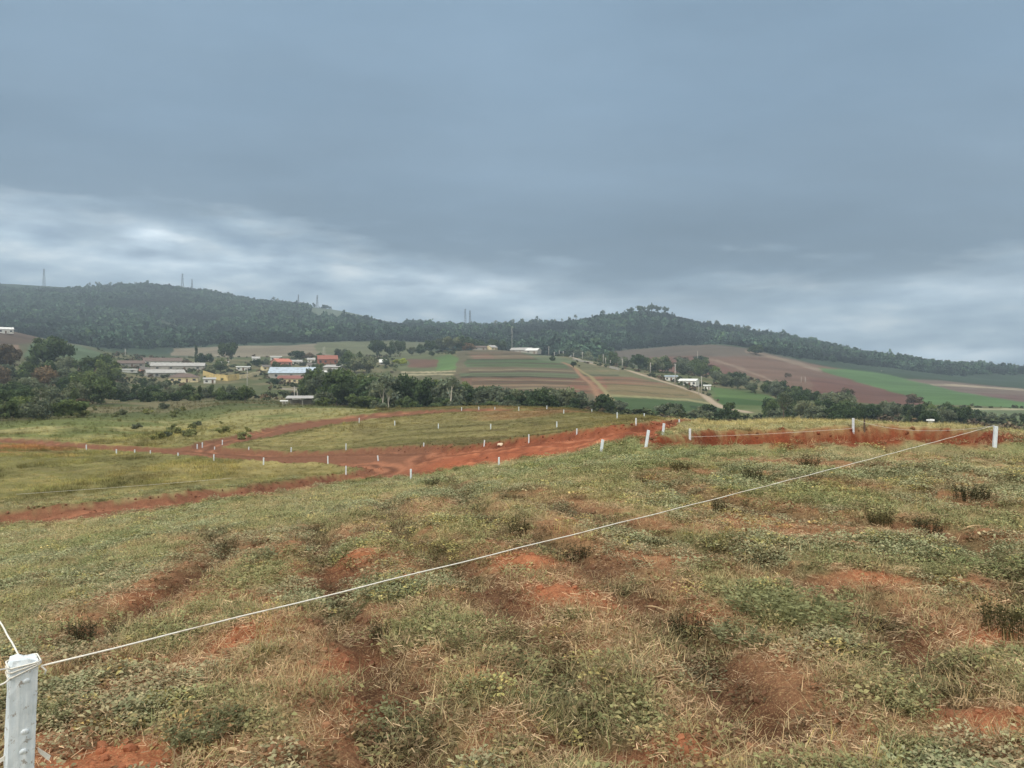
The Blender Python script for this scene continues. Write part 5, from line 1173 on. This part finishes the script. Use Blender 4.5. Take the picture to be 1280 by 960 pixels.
CLUMPS = [(650,668,1.1,'d','dark dead weed clump in the furrow just above the middle of the cord'),(722,700,.85,'d','dark dead weed clump hidden behind the cord right of the middle'),(600,640,.8,'d','small dark weed at the upper end of the middle furrow'),(420,768,.7,'d','dark weed clump under the cord at the left furrow'),(480,795,.7,'d','dark weed at the edge of the green patch left of centre'),
 (285,690,.9,'d','dark weed tuft in the left grass above the cord'),(100,800,.95,'d','dark weed clump behind the near post'),(150,800,.8,'d','dark low weed right of the clump behind the near post'),(900,640,.9,'d','dark weed where the cord passes the upper right furrow'),(1160,668,1.,'d','dark weed hollow in the right field'),(1100,655,.8,'d','small dark weed left of the hollow in the right field'),(1265,790,.9,'d','dark weed overhanging the hole at the right frame edge'),
 (860,795,.7,'d','dark weed at the end of the middle furrow'),(1010,585,1.,'d','thin dark weed sticking up near the cut road'),(940,600,.9,'d','thin dark weed left of the cord near the cut road'),(850,590,.8,'d','thin dark weed below the corner post'),(540,608,.9,'d','dark weed beside the first near road post'),(1215,625,.9,'d','dark weed near the right end post'),
 (985,775,1.15,'f','big fresh green bushy weed right of centre'),(930,800,.8,'s','sage green weed left of the big fresh weed'),(520,790,.9,'s','sage green weed patch left of centre'),(490,915,.8,'s','sage green weed near the bottom left of centre'),(330,700,.9,'s','grey green weed high in the left field'),(260,920,.8,'s','grey green weed near the sticks at bottom left'),(700,880,.7,'s','sage green weed low in the middle'),(1130,880,.8,'s','sage green weed low on the right'),(1180,720,1.,'s','green weed spread below the hollow on the right'),(60,900,.7,'s','grey green weed beside the near post')]
for k, (px_, py_, s, ty_, lab) in enumerate(CLUMPS):
    x, y = hitg(px_, py_, 1.8, 40); me = {'d': WD[k % 3], 's': WS[k % 2], 'f': WF}[ty_]
    sc = s*(1+.1*float(sstep(8, 20, np.array(y))))*rnd.uniform(.65, 1.05); sc = (sc*rnd.uniform(.8, 1.4), sc*rnd.uniform(.7, 1.2), sc)
    tag(obj('weed_clump', me, None, (x, y, gz(x, y)), rnd.uniform(0, 6), (sc[0], sc[1], sc[2]*(.85 if ty_ != 's' else .7))), lab, 'weed', 'weed clumps on the knoll')
for px_, py_, s, lab in ((325,820,.8,'thin dry stalk standing under the cord on the left'),(865,810,.6,'dry stalk leaning at the end of the middle furrow'),(1150,640,.9,'dry stalk in the right field')):
    x, y = hitg(px_, py_, 1.8, 40); tag(obj('dry_stalk', WT, None, (x, y, gz(x, y)), rnd.uniform(0, 6), s), lab, 'stalk', 'dry stalks')
STICK = surf('bleached_stick', lin(186,160,122), .25, 20, .9, .3)
for k, (a, b, r_, lab) in enumerate((((213,905),(240,878),.009,'bent brown stick lying on bare earth bottom left'),((240,878),(262,862),.007,'smaller stick carrying on beyond the bent brown stick'),((208,862),(232,867),.006,'short pale twig above the bent stick'),((82,888),(120,895),.005,'straight pale twig right of the near post'),
  ((1205,664),(1228,660),.010,'white split stick lying in the right field'),((806,762),(840,770),.006,'grey twig on the bare earth in the middle'),((640,948),(672,944),.012,'pale chunk of wood at the bottom edge'),((1090,905),(1112,915),.006,'pale twig low on the right'),((280,945),(310,950),.010,'flat pale bark piece bottom left'),((700,650),(716,652),.008,'short pale stick above the cord'))):
    pa, pb = hitg(*a, 1.8, 30), hitg(*b, 1.8, 30); A, B = Vector((*pa, gz(*pa)+.02)), Vector((*pb, gz(*pb)+.02)); md_ = A.lerp(B, .5)+Vector((0, 0, .015))
    tag(obj('stick', MB().tube([A, A.lerp(md_, .5)+Vector((.004, .003, .004)), md_, B], [r_*.9, r_, r_*.8, r_*.4], 6).mesh('stick', STICK, True)), lab, 'stick')
STONEM = surf('pale_stone', lin(214,196,170), .15, 6, .9, .3)
x, y = hitg(626, 557, 20, 80); tag(obj('stone', lump_mesh('stone', 9, STONEM, 3, .25, .7), None, (x, y, gz(x, y)+.05), 0, (.2, .16, .15)), 'pale rounded stone on the red bank beside the bright post', 'stone')

# ------------------------------------------------------------------ sky, light, air
def world():
    w = bpy.data.worlds.new('World'); bpy.context.scene.world = w; w.use_nodes = True
    N, L = w.node_tree.nodes, w.node_tree.links; N.clear()
    out = N.new('ShaderNodeOutputWorld'); tc = N.new('ShaderNodeTexCoord').outputs['Generated']
    sky = N.new('ShaderNodeTexSky'); sky.sky_type = 'NISHITA'; sky.sun_disc = False; sky.sun_elevation = R(SUN_EL); sky.sun_rotation = R(SUN_AZ)
    b1 = N.new('ShaderNodeBackground'); L.new(sky.outputs[0], b1.inputs[0]); b1.inputs[1].default_value = .06
    sp = N.new('ShaderNodeSeparateXYZ'); L.new(tc, sp.inputs[0]); X, Y, Z = sp.outputs
    el = math_(N, L, 'MULTIPLY', math_(N, L, 'ARCSINE', Z), 57.2958); az = math_(N, L, 'MULTIPLY', math_(N, L, 'ARCTAN2', X, Y), 57.2958)
    # cloud deck as a plane overhead
    zc = math_(N, L, 'ADD', math_(N, L, 'MAXIMUM', Z, 0.), .10)
    cv = N.new('ShaderNodeCombineXYZ'); L.new(math_(N, L, 'DIVIDE', X, zc), cv.inputs[0]); L.new(math_(N, L, 'DIVIDE', Y, zc), cv.inputs[1])
    mp = N.new('ShaderNodeMapping'); mp.inputs['Rotation'].default_value = (0, 0, R(-24)); mp.inputs['Scale'].default_value = (.55, .8, 1); L.new(cv.outputs[0], mp.inputs[0])
    n1 = noise_node(N, L, .55, 5, .5, mp.outputs[0]); n2 = noise_node(N, L, 1.5, 6, .58, mp.outputs[0])
    # finer streaks close to the horizon, in angle
    av = N.new('ShaderNodeCombineXYZ'); L.new(math_(N, L, 'MULTIPLY', az, .085), av.inputs[0]); L.new(math_(N, L, 'MULTIPLY', el, .36), av.inputs[1])
    n3 = noise_node(N, L, 1., 6, .55, av.outputs[0])
    av2 = N.new('ShaderNodeCombineXYZ'); L.new(math_(N, L, 'MULTIPLY', az, .22), av2.inputs[0]); L.new(math_(N, L, 'MULTIPLY', el, .75), av2.inputs[1]); av2.inputs[2].default_value = 4.
    n4 = noise_node(N, L, 1., 5, .5, av2.outputs[0])
    # lower edge of the dark deck over bearing
    fc = N.new('ShaderNodeFloatCurve'); L.new(math_(N, L, 'DIVIDE', math_(N, L, 'ADD', az, 40.), 80.), fc.inputs['Value'])
    cvs = fc.mapping.curves[0]; pts = [(0, .46), (.08, .46), (.25, .42), (.36, .38), (.5, .31), (.6, .25), (.70, .24), (.92, .30), (1, .30)]
    while len(cvs.points) < len(pts): cvs.points.new(.5, .5)
    for p, (a, b) in zip(cvs.points, pts): p.location = (a, b)
    fc.mapping.update()
    edge = math_(N, L, 'MULTIPLY', fc.outputs[0], 22.)
    dlt = math_(N, L, 'SUBTRACT', math_(N, L, 'ADD', edge, math_(N, L, 'MULTIPLY', math_(N, L, 'SUBTRACT', n3, .5), 12.)), el)
    bright = ramp(N, L, math_(N, L, 'ADD', math_(N, L, 'DIVIDE', dlt, 9.), .5), [(.30, 0), (.72, 1)])
    deck = mixn(N, L, ramp(N, L, n1, [(.34, 0), (.66, 1)]), tuple(lin(*DECK_D)), tuple(lin(*DECK_L)))
    deck = mixn(N, L, 1., deck, ramp(N, L, n2, [(.3, .87), (.7, 1.11)]), 'MULTIPLY')
    # the deck is lighter higher up and brightest overhead
    up = N.new('ShaderNodeMapRange'); up.inputs['From Min'].default_value = 9; up.inputs['From Max'].default_value = 27; up.inputs['To Min'].default_value = .80; up.inputs['To Max'].default_value = 1.14; L.new(el, up.inputs['Value'])
    up2 = N.new('ShaderNodeMapRange'); up2.inputs['From Min'].default_value = 30; up2.inputs['From Max'].default_value = 62; up2.inputs['To Min'].default_value = 1.; up2.inputs['To Max'].default_value = 1.6; L.new(el, up2.inputs['Value'])
    amp = math_(N, L, 'MULTIPLY', up.outputs[0], up2.outputs[0])
    cmb = N.new('ShaderNodeCombineColor'); [L.new(amp, cmb.inputs[i]) for i in range(3)]
    deck = mixn(N, L, 1., deck, cmb.outputs[0], 'MULTIPLY')
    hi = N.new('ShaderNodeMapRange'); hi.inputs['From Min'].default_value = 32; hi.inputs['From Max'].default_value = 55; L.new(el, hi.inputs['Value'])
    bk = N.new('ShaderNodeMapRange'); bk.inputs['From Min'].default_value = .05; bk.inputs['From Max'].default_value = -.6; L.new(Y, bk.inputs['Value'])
    deck = mixn(N, L, math_(N, L, 'MAXIMUM', hi.outputs[0], bk.outputs[0]), deck, tuple(np.array(FILL_SKY)*FILL_GAIN))  # unseen warm bright sky added overhead and behind the camera, lighting ground and posts
    lowc = ramp(N, L, n4, [(.28, lin(*LOW_D)), (.52, lin(*LOW_M)), (.74, lin(*LOW_L))])
    sky_c = mixn(N, L, math_(N, L, 'MULTIPLY', bright, math_(N, L, 'SUBTRACT', 1., bk.outputs[0])), deck, lowc)
    # thin bright gap where the sun sits behind the cloud on the left
    def glow(a0, e0, wa, we, k):
        da = math_(N, L, 'DIVIDE', math_(N, L, 'SUBTRACT', az, a0), wa); de = math_(N, L, 'DIVIDE', math_(N, L, 'SUBTRACT', el, e0), we)
        q = math_(N, L, 'ADD', math_(N, L, 'MULTIPLY', da, da), math_(N, L, 'MULTIPLY', de, de))
        return math_(N, L, 'MULTIPLY', math_(N, L, 'POWER', 2.718, math_(N, L, 'MULTIPLY', q, -1.)), math_(N, L, 'MULTIPLY', n4, k*2))
    for g in GLOWS:
        e = N.new('ShaderNodeCombineColor'); v = glow(*g); [L.new(math_(N, L, 'MULTIPLY', v, m), e.inputs[i]) for i, m in enumerate((.92, 1., 1.05))]
        sky_c = mixn(N, L, 1., sky_c, e.outputs[0], 'ADD')
    b2 = N.new('ShaderNodeBackground'); L.new(sky_c, b2.inputs[0]); b2.inputs[1].default_value = .78
    mx = N.new('ShaderNodeMixShader'); mx.inputs[0].default_value = .94; L.new(b1.outputs[0], mx.inputs[1]); L.new(b2.outputs[0], mx.inputs[2]); L.new(mx.outputs[0], out.inputs[0])
    w.cycles.sampling_method = 'MANUAL'; w.cycles.sample_map_resolution = 512

SUN_EL, SUN_AZ, FILL_GAIN = 50., -140., 1.35
FILL_SKY = (1.0, .965, .91)
DECK_D, DECK_L = (108,135,159), (140,165,187)
LOW_D, LOW_M, LOW_L = (134,160,186), (182,204,220), (232,242,246)
GLOWS = [(-25.3, 9.0, 2.0, .9, .30), (-24, 7.2, 7, 1.3, .22), (-33, 9.5, 4, 1.2, .15), (-4, 6.2, 6, 1.1, .32), (4, 4.6, 5, .9, .26), (11, 3.9, 4, .8, .30), (19, 2.9, 5, .7, .26), (32, 5.0, 6, 1.0, .3), (27, .9, 8, .5, .34)]
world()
sl = bpy.data.lights.new('sun', 'SUN'); sl.energy = 1.5; sl.angle = R(25); sl.color = (1, .97, .92)
so = bpy.data.objects.new('sun', sl); C.objects.link(so)
a_ = R(SUN_AZ); so.rotation_euler = Vector((-math.sin(a_)*math.cos(R(SUN_EL)), -math.cos(a_)*math.cos(R(SUN_EL)), -math.sin(R(SUN_EL)))).to_track_quat('-Z', 'Y').to_euler()

hz = MB(); zlo = float(GZ.min())-1; zhi = float(GZ.max())+45
hz.box((0, 0, (zlo+zhi)/2), (6900, 6900, zhi-zlo))
hm = bpy.data.materials.new('air'); hm.use_nodes = True; N, L = nt(hm); N.clear()
ho = N.new('ShaderNodeOutputMaterial'); hv = N.new('ShaderNodeVolumePrincipled'); hv.inputs['Color'].default_value = (.72, .88, 1., 1); hv.inputs['Density'].default_value = .00032; hv.inputs['Anisotropy'].default_value = .2
L.new(hv.outputs[0], ho.inputs['Volume'])
tag(obj('haze', hz.mesh('haze', hm)), 'thin bluish haze lying over the whole valley', 'haze', None, 'stuff')

# ------------------------------------------------------------------ camera and render settings
cam = bpy.data.cameras.new('camera'); co = bpy.data.objects.new('camera', cam); C.objects.link(co)
co.location = (0, 0, CAMZ); co.rotation_euler = (R(90), 0, 0)
cam.sensor_width = 36; cam.lens = 36*F/1280; cam.shift_y = -(480-HY)/1280; cam.clip_start = .05; cam.clip_end = 20000
S = bpy.context.scene; S.camera = co
S.view_settings.view_transform = 'Standard'; S.view_settings.look = 'None'; S.view_settings.exposure = .55; S.view_settings.gamma = 1
S.render.engine = 'CYCLES'; S.cycles.use_denoising = True; S.cycles.max_bounces = 5; S.cycles.diffuse_bounces = 2; S.cycles.volume_bounces = 0; S.cycles.transparent_max_bounces = 4
S.cycles.caustics_reflective = False; S.cycles.caustics_refractive = False
